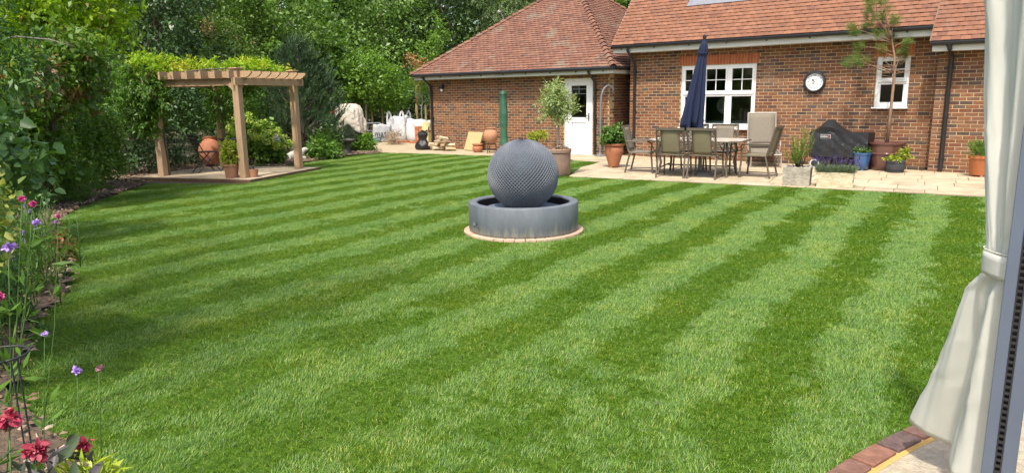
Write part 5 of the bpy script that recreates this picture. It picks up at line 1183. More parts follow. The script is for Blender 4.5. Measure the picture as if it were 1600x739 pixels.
# blue glazed pot
M_BLUE = mat('blue_glaze', (.02, .075, .20), .2, (.035, .10, .25), 6, .05, spec=.6, coat=.5)
t = potty('potted_succulent', 'blue glazed pot on feet holding a low green plant beside the barbecue', 'potted plant', (-3.80, 16.18, PZ+.03), [(.12, 0), (.13, .01), (.15, .15), (.17, .30), (.185, .305), (.188, .335), (.175, .34), (.158, .33), (.15, .26)], M_BLUE, .155, .30); feet(t, .105, 4, M_BLUE)
for o in t.children:
    if o.name.startswith('pot_foot'): o.location.z = -.03
foliage(t, [(0, 0, .37, .14, .14, .09)], 90, 8, .02, .035, .022, L_BUSH, 51, hexa=True, name='foliage')
# burgundy pot with the pine
t = potty('potted_pine', 'bare-stemmed pine in a big burgundy glazed pot below the small window', 'potted tree', (-3.42, 16.5, PZ), [(.25, 0), (.27, .02), (.30, .15), (.325, .3), (.33, .33), (.345, .34), (.345, .36), (.33, .37), (.34, .46), (.345, .53), (.37, .545), (.372, .58), (.35, .585), (.325, .56), (.315, .46)], mat('burgundy_glaze', (.085, .035, .03), .25, (.14, .06, .045), 5, .1, 30, spec=.6, coat=.4), .32, .52)
m = MB(); K = [Vector((0, 0, .5)), Vector((.02, .0, 1.2)), Vector((.03, 0, 1.9)), Vector((0, .02, 2.3)), Vector((-.1, .02, 2.75)), Vector((-.22, .0, 3.15))]
m.tube(K, [.035, .03, .027, .02, .014, .008], 8)
rr = [Vector((rx.x, rx.y, 0)), Vector((hd.x, hd.y, 0))]
TP = [(-.60, 0, 3.27), (-.52, .1, 3.4), (-.92, -.1, 2.88), (-.80, .1, 2.76), (-.78, 0, 2.25), (-.9, .1, 2.18), (-.66, -.1, 2.2), (-.25, .1, 3.1), (-.12, -.1, 3.0), (0, .15, 2.72), (.12, 0, 2.45), (.2, .1, 2.3), (-.42, -.15, 2.74), (-.26, .1, 2.45), (-.7, .0, 2.55), (-.35, 0, 3.3), (-.45, .1, 3.12), (-.3, -.2, 2.25), (.15, -.1, 2.62), (-.55, .1, 2.98), (-.05, 0, 2.2)]
tips = []; r_ = random.Random(14)
for i, (a, b, z) in enumerate(TP):
    e = rr[0]*a + rr[1]*b + Vector((0, 0, z)); s0 = K[3].lerp(K[4], max(0, min(1, (z-2.3)/.5))) if z > 2.35 else K[2].lerp(K[3], .5); limb(m, s0 - Vector((0, 0, .12)), e, .011, .004, 60+i, .14, 6)
    d = (e-s0).normalized()
    if i not in (17, 20):
        for q in range(4): tips.append((*(e + Vector((r_.gauss(0, .05), r_.gauss(0, .05), r_.gauss(0, .05)))), d.x+r_.gauss(0, .5), d.y+r_.gauss(0, .5), d.z+.4, r_.uniform(.7, 1.1)))
for i in range(16):
    a = r_.uniform(0, 6.28); q = r_.uniform(.25, .6); s0 = Vector((.03, 0, r_.uniform(1.75, 2.2))); limb(m, s0, s0+Vector((q*math.cos(a)-.1, q*math.sin(a)*.6, r_.uniform(-.05, .25))), .007, .002, 90+i, .12, 5)
m.build('trunk', mat('pine_bark', (.30, .19, .12), .9, (.19, .12, .08), 12, .5), t, smooth=True)
needles(t, tips, 75, .17, .0045, L_POTPINE, 15, name='needles', along=.14, spread=.8)
tips2 = [(*(rr[0]*a+rr[1]*.05+Vector((0, 0, z))), .3, .1, .4, .8) for a, z in ((.24, 2.42), (.1, 2.28), (-.16, 2.3), (.27, 2.3), (.0, 2.33), (-.35, 2.28), (.18, 2.2))]
needles(t, tips2, 50, .13, .0045, L_COPPER, 16, name='dead_needles', along=.14, spread=.9)
# little barrel
t = potty('barrel_planter', 'small dark half-barrel tub of yellow-green leaves against the burgundy pot', 'planter', (-3.14, 16.08, PZ), [(.15, 0), (.155, .01), (.172, .10), (.176, .16), (.175, .245), (.168, .25), (.155, .245), (.15, .2)], mat('dark_barrel', (.055, .06, .068), .6, (.035, .04, .045), 14, .4, 30, stretch=(3, 3, .4)), .15, .225)
for z in (.06, .19): m = MB(); m.lathe([(.166+z*.045, z-.012), (.172+z*.045, z), (.170+z*.045, z+.012)], 40, caps=False); m.build('hoop', M_BLACKIRON, t, smooth=True)
foliage(t, [(0, 0, .28, .16, .16, .06), (.12, .05, .36, .1, .08, .12), (.16, .05, .44, .05, .05, .08)], 110, 8, .025, .045, .025, L_YELLOW, 53, hexa=True, name='foliage')
# terracotta tub at the right
t = potty('potted_juniper', 'orange terracotta tub of spiky green juniper by the right wall', 'potted plant', (-1.70, 16.12, PZ+.03), [(.155, 0), (.16, .01), (.185, .3), (.19, .31), (.205, .315), (.208, .365), (.195, .37), (.175, .36), (.17, .3)], mat('orange_terracotta', (.42, .14, .05), .6, (.36, .115, .04), 4, .2), .175, .33); feet(t, .13, 4, M_TERRA)
for o in t.children:
    if o.name.startswith('pot_foot'): o.location.z = -.03
r_ = random.Random(21); tips = []
for k in range(70): a = r_.uniform(0, 6.28); q = r_.uniform(.02, .26); tips.append((q*math.cos(a), q*math.sin(a), .37+r_.uniform(0, .28)*(1-q*1.8), math.cos(a)*.8, math.sin(a)*.8, .9, r_.uniform(.8, 1.2)))
needles(t, tips, 26, .07, .009, mat_leaf('leaf_juniper', G((.07, .15, .02), (.11, .21, .03), (.15, .26, .045)), .25), 22, name='foliage', along=.14, spread=.7)
# yellow-green shrub hidden behind the fountain
t = potty('potted_euonymus', 'yellow-green potted shrub in front of the garage wall, behind the fountain', 'potted plant', (-12.2, 15.9, 0), [(.12, 0), (.15, .25), (.16, .3), (.14, .3)], M_TERRA, .135, .28)
stems(t, [[(0, 0, .27), (.1*math.cos(a), .1*math.sin(a), .45)] for a in (0, 2, 4)], .01, M_BARK)
foliage(t, [(0, 0, .52, .24, .24, .13), (.18, .1, .6, .16, .16, .09), (-.15, 0, .5, .15, .15, .1)], 90, 8, .035, .06, .03, L_YELLOW, 55, hexa=True, name='foliage')
# terrace things under the pergola
jl = Q(la_+.45, lb_*.75, .06)
t = thing('terracotta_jar', 'big terracotta jar tilted on its side behind the pergola terrace', 'jar', (-16.75, 8.75, .05))
m = MB(); m.lathe([(.10, 0), (.16, .03), (.27, .22), (.315, .40), (.29, .58), (.20, .70), (.17, .73), (.20, .76), (.21, .79), (.18, .795), (.15, .73), (.17, .66)], 40, caps=False, M=Matrix.Translation((0, 0, .05)) @ Matrix.Rotation(R(24), 4, Vector((-.6, -.75, 0))) @ Matrix.Scale(.86, 4)); m.build('jar', M_TERRA, t, smooth=40)
t = thing('bistro_table', 'small black folding bistro table under the pergola', 'table', (-15.55, 8.75, dz))
m = MB(); m.lathe([(.001, .70), (.33, .70), (.335, .71), (.33, .722), (.001, .722)], 40, caps=False); m.build('top', M_BLACKIRON, t, smooth=40)
for s_ in (-1, 1):
    for q in (-1, 1): m = MB(); m.tube([(s_*.2, -q*.2, .70), (s_*.2, q*.24, 0)], .013, 7); m.build('leg', M_BLACKIRON, t, smooth=40)
m = MB(); m.tube([(-.2, 0, .35), (.2, 0, .35)], .01, 6); m.build('crossbar', M_BLACKIRON, t)
t = thing('bistro_chair', 'black folding bistro chair under the pergola', 'chair', (-15.60, 8.05, dz), R(-5))
for s_ in (-1, 1):
    m = MB(); m.tube([(s_*.19, .27, 0), (s_*.19, -.1, .46), (s_*.19, -.28, .86)], .012, 7); m.build('leg', M_BLACKIRON, t, smooth=40)
    m = MB(); m.tube([(s_*.165, -.25, 0), (s_*.165, .2, .45)], .012, 7); m.build('leg', M_BLACKIRON, t, smooth=40)
for k in range(6): y = -.14+.065*k; m = MB(); m.box((0, y, .452), (.38, .05, .016)); m.build('seat_slat', M_BLACKIRON, t)
for k in range(3): p = Vector((0, -.1, .46)).lerp(Vector((0, -.28, .86)), .45+.22*k); m = MB(); m.box(p, (.38, .014, .07), rot=(R(24), 0, 0)); m.build('back_slat', M_BLACKIRON, t)
t = potty('potted_croton', 'yellow and green leafy plant in a straight terracotta pot by the front post', 'potted plant', (*Q(.30, -.02).xy, dz), [(.12, 0), (.125, .01), (.145, .24), (.16, .245), (.16, .29), (.145, .29), (.13, .25)], M_TERRA2, .135, .25)
stems(t, [[(0, 0, .25), (.1*math.cos(a), .1*math.sin(a), .5)] for a in (0, 1.3, 2.6, 4, 5.2)], .008, M_BARK)
foliage(t, [(0, 0, .48, .19, .19, .20), (-.05, 0, .62, .13, .13, .1)], 110, 7, .03, .09, .03, L_YELLOW, 57, hexa=True, name='foliage', droop=-.2)
t = potty('small_pot', 'small terracotta pot with a few twigs right of the front post', 'pot', (*Q(-.12, .14).xy, dz), [(.075, 0), (.095, .13), (.1, .17), (.09, .17), (.08, .14)], M_TERRA2, .085, .15)
stems(t, [[(0, 0, .15), (.05*math.cos(a), .05*math.sin(a), .3), (.08*math.cos(a+.4), .08*math.sin(a+.4), .4)] for a in (0, 1.3, 2.6, 4, 5.2)], .004, M_BARK)
# stone ornament and bird bath in the bed
t = thing('stone_dog', 'weathered pale stone animal lying on the bark behind the pergola', 'statue', (-17.0, 11.05, .04), R(60))
mm = bpy.data.meshes.new('stone_dog'); bpts = [(0, 0, .12), (.18, 0, .13), (.34, 0, .12), (.42, 0, .2), (.5, .02, .27), (.6, .02, .25), (.36, .09, .05), (.52, .1, .03), (.36, -.09, .05), (.52, -.1, .03), (-.02, .1, .06), (.12, .14, .03), (-.02, -.1, .06), (.12, -.14, .03)]
be = [(0, 1), (1, 2), (2, 3), (3, 4), (4, 5), (2, 6), (6, 7), (2, 8), (8, 9), (0, 10), (10, 11), (0, 12), (12, 13)]
mm.from_pydata(bpts, be, []); mm.update(); o = link('body', mm, mat('pale_stone', (.40, .38, .33), .9, (.42, .40, .34), 9, .6), t)
sk = o.modifiers.new('sk', 'SKIN'); rad = [.12, .13, .12, .085, .075, .04, .06, .04, .06, .04, .07, .04, .07, .04]
for i, v in enumerate(mm.skin_vertices[0].data): v.radius = (rad[i], rad[i]); v.use_root = i == 0
o.modifiers.new('ss', 'SUBSURF').render_levels = 2
t = thing('bird_bath', 'squat dark stone bird bath among the bed plants', 'bird bath', (-17.1, 13.15, 0))
m = MB(); m.lathe([(.17, 0), (.18, .06), (.13, .1), (.11, .2), (.1, .30), (.14, .36), (.24, .42), (.26, .45), (.25, .47), (.2, .44), (.001, .42)], 28, caps=False, wob=lambda a, z: 1+.03*math.sin(6*a+z*20)); m.build('bowl', mat('dark_stone', (.11, .095, .085), .95, (.07, .06, .052), 9, .8), t, smooth=40)

# ------------------------------------------------------------------ trees and shrubs
def grow(name, label, cat, base, blobs, n, per, cr, L, W, m_, seed, r=.05, bark=M_BARK, fork=.45, nstem=1, group=None, leafname='crown', **kw):
    t = thing(name, label, cat, base, 0, group); b0 = Vector(base)
    bl = [(b[0]-b0.x, b[1]-b0.y, b[2]-b0.z, *b[3:]) for b in blobs]
    woody(t, bl, r, bark, seed, fork, 'trunk' if nstem == 1 else 'stem', nstem)
    foliage(t, bl, n, per, cr, L, W, m_, seed, name=leafname, **kw); return t
# left border
grow('lilac_shrub', 'broad heart-leaved shrub leaning in at the left edge above the flowers', 'shrub', (-5.2, .75, 0), [(-5.15, 1.2, 1.45, .32, .3, .22), (-4.95, 1.35, 1.32, .22, .22, .16), (-5.4, 1.1, 1.2, .35, .3, .3), (-5.5, 1.0, 1.6, .3, .3, .22)], 300, 7, .06, .066, .05, mat_leaf('leaf_lilac', G((.055, .12, .03), (.08, .16, .045), (.11, .20, .06), (.07, .14, .03)), .3, .35), 61, r=.018, nstem=3, leafname='foliage', hexa=True, droop=.5)
grow('ferny_tree', 'dark ferny-leaved tree filling the upper left corner', 'tree', (-9.7, 1.9, 0), [(-9.35, 2.45, 2.05, .68, .6, .55), (-9.7, 2.1, 1.3, .75, .7, .7), (-9.5, 2.2, 2.8, .8, .7, .55), (-10.2, 2.0, 2.2, .8, .7, .8), (-9.6, 2.5, .7, .5, .5, .5)], 760, 18, .07, .085, .026, L_FERN, 62, r=.06, droop=.35, twig=.3, jit=.5)
grow('golden_maple', 'golden-green maple with bronze leaf edges at the upper left', 'tree', (-13.9, 4.6, 0), [(-13.55, 5.05, 3.3, .95, .8, .35), (-13.9, 4.5, 3.75, .95, .9, .4), (-13.3, 5.2, 2.85, .6, .6, .25), (-14.3, 4.4, 2.9, .8, .8, .4), (-13.45, 5.0, 4.2, .9, .8, .4)], 640, 18, .09, .10, .055, L_GOLD, 63, r=.06, droop=.35, up=1.0, lump=.3)
grow('browning_maple', 'green maple with browned hanging leaves under the golden one', 'tree', (-12.9, 3.9, 0), [(-12.7, 4.55, 2.15, .62, .55, .35), (-12.9, 4.2, 1.75, .6, .55, .35), (-12.4, 4.35, 2.5, .6, .5, .35), (-12.2, 3.9, 2.0, .6, .5, .4)], 380, 16, .08, .10, .06, L_BROWN, 64, r=.04, droop=.6)
grow('rounded_shrub', 'rounded mid-green shrub on the left border beside the dark opening', 'shrub', (-13.35, 3.75, 0), [(-13.2, 3.9, .85, .68, .6, .68), (-12.75, 3.6, .8, .55, .5, .6), (-13.6, 4.15, 1.2, .5, .5, .45), (-12.55, 3.45, 1.25, .4, .4, .35)], 560, 16, .06, .095, .05, L_LIME, 65, r=.03, nstem=4, leafname='foliage', hexa=True)
grow('leafy_shrub', 'fresh green leafy shrub nearest the pergola on the left border', 'shrub', (-14.95, 4.95, 0), [(-14.75, 5.25, .8, .62, .55, .75), (-15.1, 5.6, 1.2, .5, .5, .45), (-14.45, 4.85, 1.2, .5, .45, .45), (-15.5, 5.8, .8, .5, .45, .75)], 560, 16, .06, .08, .04, mat_leaf('leaf_choisya', G((.06, .13, .012), (.09, .18, .018), (.13, .23, .025), (.07, .14, .015)), .3), 66, r=.03, nstem=4, leafname='foliage', hexa=True)
grow('low_grass_clump', 'wispy low green clump at the lawn edge under the left shrubs', 'shrub', (-13.3, 4.5, 0), [(-13.25, 4.5, .32, .32, .3, .32)], 190, 14, .05, .14, .012, L_MID, 67, r=.008, nstem=4, leafname='foliage', droop=-.6)
grow('dark_hedge_shrub', 'dark evergreen shrub behind the left pergola post', 'shrub', (-18.2, 8.3, 0), [(-18.0, 8.5, 1.0, 1.0, .8, 1.1), (-17.2, 7.3, 1.0, .8, .7, 1.0), (-18.3, 8.7, 2.2, 1.0, .8, .6), (-16.9, 6.6, .5, .5, .5, .5)], 620, 18, .09, .09, .042, L_DARK, 68, r=.05, nstem=4, leafname='foliage')
grow('laurel_tree', 'tall glossy dark laurel behind the pergola', 'tree', (-19.5, 8.7, 0), [(-19.1, 8.75, 3.6, 1.6, 1.3, 1.5), (-20.2, 8.0, 2.6, 1.4, 1.2, 1.3), (-18.9, 9.3, 4.6, 1.4, 1.2, 1.0), (-20.5, 7.2, 4.4, 1.6, 1.4, 1.4), (-19, 9.7, 2.5, 1.0, 1, 1)], 1150, 18, .11, .115, .052, mat_leaf('leaf_laurel', G((.03, .07, .018), (.05, .105, .028), (.08, .145, .045), (.035, .075, .02)), .15, .4, .4), 69, r=.10)
grow('evergreen_hedge', 'clipped green hedge seen through the pergola', 'hedge', (-19.5, 11.0, 0), [(-19.2, 10.8, 1.2, 1.2, .9, 1.2), (-18.4, 9.9, 1.1, 1.1, .9, 1.1), (-20.3, 12, 1.4, 1.2, 1, 1.3)], 640, 18, .09, .085, .042, L_MID, 70, r=.05, nstem=4, leafname='foliage')
grow('apricot_shrub', 'shrub with pale apricot young leaves above the pergola roof', 'shrub', (-20.4, 11.6, 0), [(-20.2, 11.3, 3.1, .85, .8, .75), (-20.6, 11.8, 2.3, .9, .8, .7), (-20.1, 11.0, 3.7, .6, .6, .5)], 360, 16, .09, .095, .045, mat_leaf('leaf_photinia', G((.06, .12, .02), (.09, .16, .03), (.11, .18, .03), (.07, .13, .02)), .3, patch=((.42, .24, .13), 1.7, .57, .66)), 71, r=.05)
# background
FG = 'trees along the back boundary'
grow('hawthorn_tree', 'mid-green hawthorn above and behind the pergola', 'tree', (-25.2, 14.6, 0), [(-24.9, 14.9, 3.4, 2.3, 2, 1.5), (-25.6, 14, 5.2, 2.4, 2, 1.6), (-24.2, 15.9, 5.0, 2.0, 2, 1.7), (-24.6, 15, 2.0, 1.8, 1.6, 1.2)], 950, 20, .15, .14, .085, L_FAR, 72, r=.16, group=FG)
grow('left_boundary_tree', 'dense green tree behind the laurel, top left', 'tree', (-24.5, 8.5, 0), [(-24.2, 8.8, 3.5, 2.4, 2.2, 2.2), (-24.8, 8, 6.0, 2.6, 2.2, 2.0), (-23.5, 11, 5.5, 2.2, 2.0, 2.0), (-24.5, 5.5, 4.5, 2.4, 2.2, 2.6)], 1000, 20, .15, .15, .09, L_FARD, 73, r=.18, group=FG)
grow('sycamore_tree', 'large-leaved sycamore behind the dark pine', 'tree', (-25.0, 17.6, 0), [(-24.6, 17.9, 2.8, 1.9, 1.5, 1.3), (-24.0, 18.7, 2.0, 1.5, 1.3, 1.1), (-25.5, 17.0, 3.2, 1.6, 1.3, 1.2), (-24.7, 18.1, 3.8, 1.4, 1.2, .8)], 520, 14, .14, .19, .15, L_FAR2, 74, r=.12, group=FG, hexa=True, droop=.4)
grow('tall_lime_tree', 'tall sunlit tree with a pale thin trunk left of the garage roof', 'tree', (-27.0, 23.5, 0), [(-26.7, 24.1, 4.4, 2.1, 1.8, 1.8), (-27.2, 23.2, 6.6, 2.2, 2, 1.8), (-25.9, 22.8, 3.2, 1.6, 1.5, 1.3), (-28, 21.8, 4.2, 2, 1.8, 2)], 820, 18, .16, .16, .10, L_FAR2, 75, r=.14, bark=M_PALEBARK, group=FG)
grow('pleached_tree', 'young round-headed tree on a clear pale stem behind the dust sheet', 'tree', (-22.36, 18.14, 0), [(-22.2, 18.5, 2.25, 1.35, 1.1, .85), (-22.5, 18.1, 2.8, 1.0, .9, .6), (-21.7, 18.9, 1.7, .9, .8, .5), (-22.9, 17.7, 1.8, .8, .8, .5)], 620, 16, .10, .12, .07, L_LIME, 76, r=.045, bark=M_PALEBARK, fork=.6, group=FG)
grow('ivy_hedge', 'dark ivy hedge behind the bulk bags', 'hedge', (-24.2, 21.2, 0), [(-23.6, 21.6, 1.3, 1.6, 1.1, 1.5), (-22.4, 23, 1.4, 1.6, 1.2, 1.6), (-24.9, 20.2, 1.3, 1.5, 1.2, 1.5), (-25.8, 18.6, 1.4, 1.5, 1.3, 1.6)], 900, 18, .11, .11, .075, L_DARK, 77, r=.06, nstem=4, leafname='foliage')
grow('big_oak', 'tall dark oak behind the left slope of the garage roof', 'tree', (-26, 27.3, 0), [(-25.6, 26.8, 4.2, 2.6, 2.2, 2.4), (-26.5, 26, 7.4, 3.0, 2.5, 2.4), (-23.8, 28.5, 6.2, 2.6, 2.4, 2.6), (-22.9, 29, 3, 2.4, 2, 2.4), (-27.5, 25, 3, 2, 2, 2.4)], 1050, 20, .18, .17, .11, mat_leaf('leaf_far_oak_dark', G((.03, .065, .016), (.05, .095, .022), (.075, .13, .035), (.035, .07, .018)), .25, .3, .5), 78, r=.25, group=FG)
grow('bright_sapling', 'lime green sapling at the left end of the garage roof', 'tree', (-20.4, 19.9, 0), [(-20.1, 19.7, 3.0, .5, .5, .75), (-19.9, 19.9, 3.9, .38, .38, .5), (-20.4, 19.6, 2.3, .45, .4, .5), (-20.2, 20.1, 1.6, .35, .35, .4)], 230, 12, .07, .11, .05, L_LIME, 79, r=.03, bark=M_PALEBARK, group=FG, lump=.4, shell=.2)
grow('copper_sapling', 'thin sapling with withered copper leaves at the garage eaves', 'tree', (-20.6, 19.2, 0), [(-20.0, 18.9, 2.9, .55, .3, .12), (-20.3, 18.8, 3.15, .25, .2, .12), (-19.8, 19.0, 2.6, .4, .25, .12)], 60, 9, .05, .09, .05, L_COPPER, 80, r=.022, bark=mat('copper_bark', (.36, .2, .1), .9), lump=.5)
grow('willow_tree', 'grey-green willow rising behind the garage roof', 'tree', (-22.4, 27.6, 0), [(-21.9, 27.2, 4.4, 1.9, 1.6, 1.4), (-22.6, 26.8, 5.6, 1.5, 1.4, 1.2), (-20.8, 27.9, 5.0, 1.3, 1.2, 1.1), (-21.5, 27.4, 3.2, 1.8, 1.5, 1.1)], 760, 18, .12, .16, .04, L_WILLOW, 81, r=.2, bark=M_PALEBARK, droop=.5, twig=.5, jit=.5, group=FG)
grow('tree_behind_roofs', 'leafy tree between the garage and house roofs, sky showing through', 'tree', (-22, 35, 0), [(-22, 35.2, 6.6, 2.6, 2.2, 1.8), (-20.2, 37, 7.8, 2.6, 2.2, 2.2), (-23.6, 34, 8.4, 2.4, 2.2, 2.0), (-18.6, 37.5, 6.0, 2.0, 2.0, 1.6)], 520, 16, .2, .19, .12, L_FAR, 82, r=.25, group=FG, shell=.3, lump=.4)
grow('tree_past_ridge', 'green tree crown beyond the garage ridge', 'tree', (-26, 33, 0), [(-26, 33, 6.6, 2.8, 2.4, 2.8), (-24, 34, 9.5, 2.8, 2.4, 2.2), (-27, 32, 3, 2.4, 2.2, 2.4)], 640, 18, .2, .18, .12, L_FAR2, 83, r=.25, group=FG)
for i, (x, y, lb) in enumerate(((-28.5, 18.5, 'tall dark tree behind the pleached tree'), (-29.5, 12.5, 'tall dark tree behind the hawthorn'), (-27.5, 3.2, 'tall dark tree at the far left behind the golden maple'))):
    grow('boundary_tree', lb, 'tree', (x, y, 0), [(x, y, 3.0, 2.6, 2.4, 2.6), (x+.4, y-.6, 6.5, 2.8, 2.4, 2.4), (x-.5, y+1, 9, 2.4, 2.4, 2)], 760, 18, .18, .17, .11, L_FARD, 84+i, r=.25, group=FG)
ft_ = [o for o in COL.objects if o.name == 'ferny_tree'][0]
m = MB(); m.tube([Vector(p)-Vector(ft_.location) for p in ((-9.9, 2.2, 2.1), (-9.45, 2.5, 2.3), (-9.15, 2.75, 2.36), (-8.95, 3.0, 2.33), (-8.85, 3.2, 2.26))], [.014, .011, .009, .006, .003], 6); m.build('bare_branch', M_PALEBARK, ft_, smooth=True)
# the far wood as one mass
wd = []
for a in np.linspace(100, 172, 26): D = 46; wd += [(D*math.cos(R(a)), D*math.sin(R(a)), z, 2.4, 2.4, 2.6) for z in (2.2, 6.0, 10)]
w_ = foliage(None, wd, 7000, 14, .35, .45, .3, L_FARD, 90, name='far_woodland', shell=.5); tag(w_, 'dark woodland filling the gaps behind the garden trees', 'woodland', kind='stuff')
# the pine
pine = thing('mugo_pine', 'bushy dark blue-green pine right of the pergola', 'tree', (-18.1, 12.35, 0))
m = MB(); limb(m, (0, 0, 0), (.1, 0, 3.2), .09, .02, 5, .04); tips = []; r_ = random.Random(31)
for k in range(330):
    h = r_.uniform(.12, 1)**.85; z = .15+3.1*h; R_ = 1.3*(1-h**2.2)*.95+.12; a = r_.uniform(0, 6.28); q = R_*r_.uniform(.45, 1)**.6*(1+.22*math.sin(3*a+z*2.2))
    e = Vector((q*math.cos(a), q*math.sin(a), z)); d = Vector((math.cos(a)*.6, math.sin(a)*.6, .9))
    if k % 4 == 0: limb(m, (.03*z, 0, max(.1, z-.35-q*.2)), e, .022, .006, 300+k, .1, 5)
    for s_ in range(4): tips.append((*(e+Vector((r_.gauss(0, .09), r_.gauss(0, .09), r_.gauss(0, .1)))), d.x+r_.gauss(0, .25), d.y+r_.gauss(0, .25), d.z, r_.uniform(.8, 1.2)))
m.build('trunk', M_BARK, pine, smooth=True); needles(pine, tips, 26, .12, .013, L_PINE, 32, name='crown', along=.26, spread=.55)
# stakes with ties
M_STAKE = mat('pine_stake', (.42, .30, .16), .85, (.32, .22, .12), 9, .3, stretch=(6, 6, .6))
for x, y, lb in ((-22.5, 18.65, 'left timber stake of the pair by the workbench'), (-22.2, 18.93, 'right timber stake of the pair by the workbench'), (-21.45, 20.1, 'left timber stake of the pair behind the white bag'), (-21.2, 20.35, 'right timber stake of the pair behind the white bag')):
    t = thing('tree_stake', lb, 'stake', (x, y, 0), 0, 'tree stakes by the hedge'); m = MB(); m.tube([(0, 0, 0), (0, 0, 1.34)], .045, 10); m.build('stake', M_STAKE, t, smooth=40)
    m = MB(); m.bar((0, 0, 1.25), (.2, .19, 1.25), .01, .05); m.build('tie', M_BLACK, t)
grow('staked_sapling', 'slim staked sapling behind the full white bag', 'tree', (-21.3, 20.25, 0), [(-21.3, 20.2, 2.3, .6, .5, .4)], 60, 12, .08, .11, .06, L_LIME, 95, r=.025, bark=M_PALEBARK, fork=.8)
# bed plants right of the pergola
hyd = grow('hydrangea', 'hydrangea covered in pale green flower heads behind the front post', 'shrub', (-16.55, 9.95, 0), [(-16.5, 10.0, .55, .55, .45, .5), (-16.85, 9.75, .75, .4, .4, .5), (-16.25, 10.25, .45, .35, .3, .4)], 300, 12, .05, .10, .065, L_LIME, 96, r=.015, nstem=4, leafname='foliage', hexa=True)
r_ = random.Random(33); hb = Vector((-16.55, 9.95, 0))
for k in range(52):
    b = [(.05, .05, .55, .62, .52, .56), (-.3, -.2, .75, .47, .47, .56), (.3, .3, .45, .42, .37, .46)][k % 3]; d = Vector((r_.gauss(.5, .7), r_.gauss(-.3, .7), abs(r_.gauss(.5, .5)))).normalized()
    c = Vector((b[0]+d.x*b[3], b[1]+d.y*b[4], b[2]+d.z*b[5])); foliage(hyd, [(*c, .085, .085, .06)], 34, 3, .008, .042, .036, L_CREAMF if k % 9 else L_WHITEF, 500+k, name='flower_head', shell=.9)
grow('bedding_clump', 'low leafy plants with white flowers right of the right-hand pergola post', 'plant', (-16.75, 12.0, 0), [(-16.7, 12.05, .28, .5, .4, .28), (-16.95, 12.35, .4, .35, .35, .35), (-16.6, 11.85, .2, .4, .3, .2)], 210, 12, .05, .10, .05, L_MID, 97, r=.01, nstem=3, leafname='foliage', hexa=True)
wf = thing('white_foxgloves', 'tall green spires with white flowers left of the bird bath', 'flowers', (-17.0, 12.55, 0)); pts = []; fl = []; lf_ = []
for k in range(16):
    x, y = r_.uniform(-.45, .35), r_.uniform(-.4, .4); h = r_.uniform(.5, 1.15); pts.append([(x, y, 0), (x+r_.gauss(0, .03), y, h*.6), (x+r_.gauss(0, .05), y, h)])
    for v in np.linspace(.25, 1, 8): lf_.append((*Vector(pts[-1][0]).lerp(Vector(pts[-1][2]), v), r_.gauss(0, .5), r_.gauss(0, .5), .7, 1))
    if k % 2: fl += [(*Vector(pts[-1][0]).lerp(Vector(pts[-1][2]), v), r_.gauss(0, 1), r_.gauss(0, 1), .1, 1) for v in (.8, .9, 1)]
stems(wf, pts, .007, L_STEM); needles(wf, lf_, 10, .12, .022, L_BUSH, 34, name='leaves', spread=.9); needles(wf, fl, 6, .05, .035, L_WHITEF, 35, name='blossoms', along=.05, spread=1.3)
grow('round_box_shrub', 'rounded bright green shrub at the corner of the sandy path', 'shrub', (-17.7, 14.35, 0), [(-17.65, 14.3, .26, .32, .3, .25), (-17.85, 14.1, .22, .25, .25, .2)], 150, 12, .04, .085, .05, L_LIME, 98, r=.01, nstem=3, leafname='foliage', hexa=True)
grow('grey_grass_plant', 'feathery grey-green plant in front of the dust sheet', 'plant', (-17.95, 13.9, 0), [(-17.95, 13.9, .42, .2, .2, .42)], 120, 12, .05, .11, .014, L_GREYG, 99, r=.008, nstem=3, leafname='foliage', droop=-.3)
grow('dead_twig_heap', 'small heap of dry brown twigs in front of the bulk bags', 'twigs', (-19.6, 17.2, 0), [(-19.6, 17.2, .2, .35, .25, .2)], 80, 8, .06, .22, .012, mat_leaf('dry_twig', G((.26, .18, .10), (.36, .27, .16), (.18, .12, .07)), .1, tcol=(1, 1, 1)), 101, r=.008, nstem=4, leafname='twigs', droop=-.4)

# tree outside the left of the picture whose shade dapples the lawn
grow('overhanging_tree', 'tree beyond the left edge whose branches dapple the lawn with shade', 'tree', (-3.2, -3.4, 0), [(-4.3, -1.2, 6.6, 1.5, 1.3, .8), (-5.6, -.6, 6.0, 1.2, 1.0, .7), (-3.6, -.4, 7.6, 1.0, 1.0, .7), (-6.6, .2, 6.4, 1.1, 1.0, .6)], 120, 14, .14, .13, .08, L_FAR, 110, r=.16, fork=.6)

# ------------------------------------------------------------------ foreground: flowers at the left, gazebo post and curtain at the right
def blossom(t, c, r, n, m_, seed, flat=.7, L=.03, W=.02, name='flower_head'):
    return foliage(t, [(*c, r, r, r*flat)], n, 4, r*.12, L, W, m_, seed, name=name, shell=.45, hexa=True, lump=.1)
def flowering(name, label, base, heads, m_head, r, L, W, seed, stem_r=.004, leaf=L_MID, nleaf=7, leafLW=(.10, .02)):
    t = thing(name, label, 'flower', base); b = Vector(base); pts = []; lf_ = []; r_ = random.Random(seed)
    for k, h in enumerate(heads):
        e = Vector(h)-b; s0 = Vector((r_.gauss(0, .03), r_.gauss(0, .03), 0)); mid = s0.lerp(e, .5)+Vector((r_.gauss(0, .02), r_.gauss(0, .02), 0)); pts.append([s0, s0.lerp(mid, .5), mid, mid.lerp(e, .5), e])
        blossom(t, e, r, 26, m_head, seed+k, L=L, W=W)
        for v in np.linspace(.15, .8, nleaf): lf_.append((*s0.lerp(e, v), r_.gauss(0, .7), r_.gauss(0, .7), .5, r_.uniform(.7, 1.2)))
    stems(t, pts, stem_r, L_STEM); needles(t, lf_, 3, leafLW[0], leafLW[1], leaf, seed+50, name='leaves', along=.04, spread=.8); return t
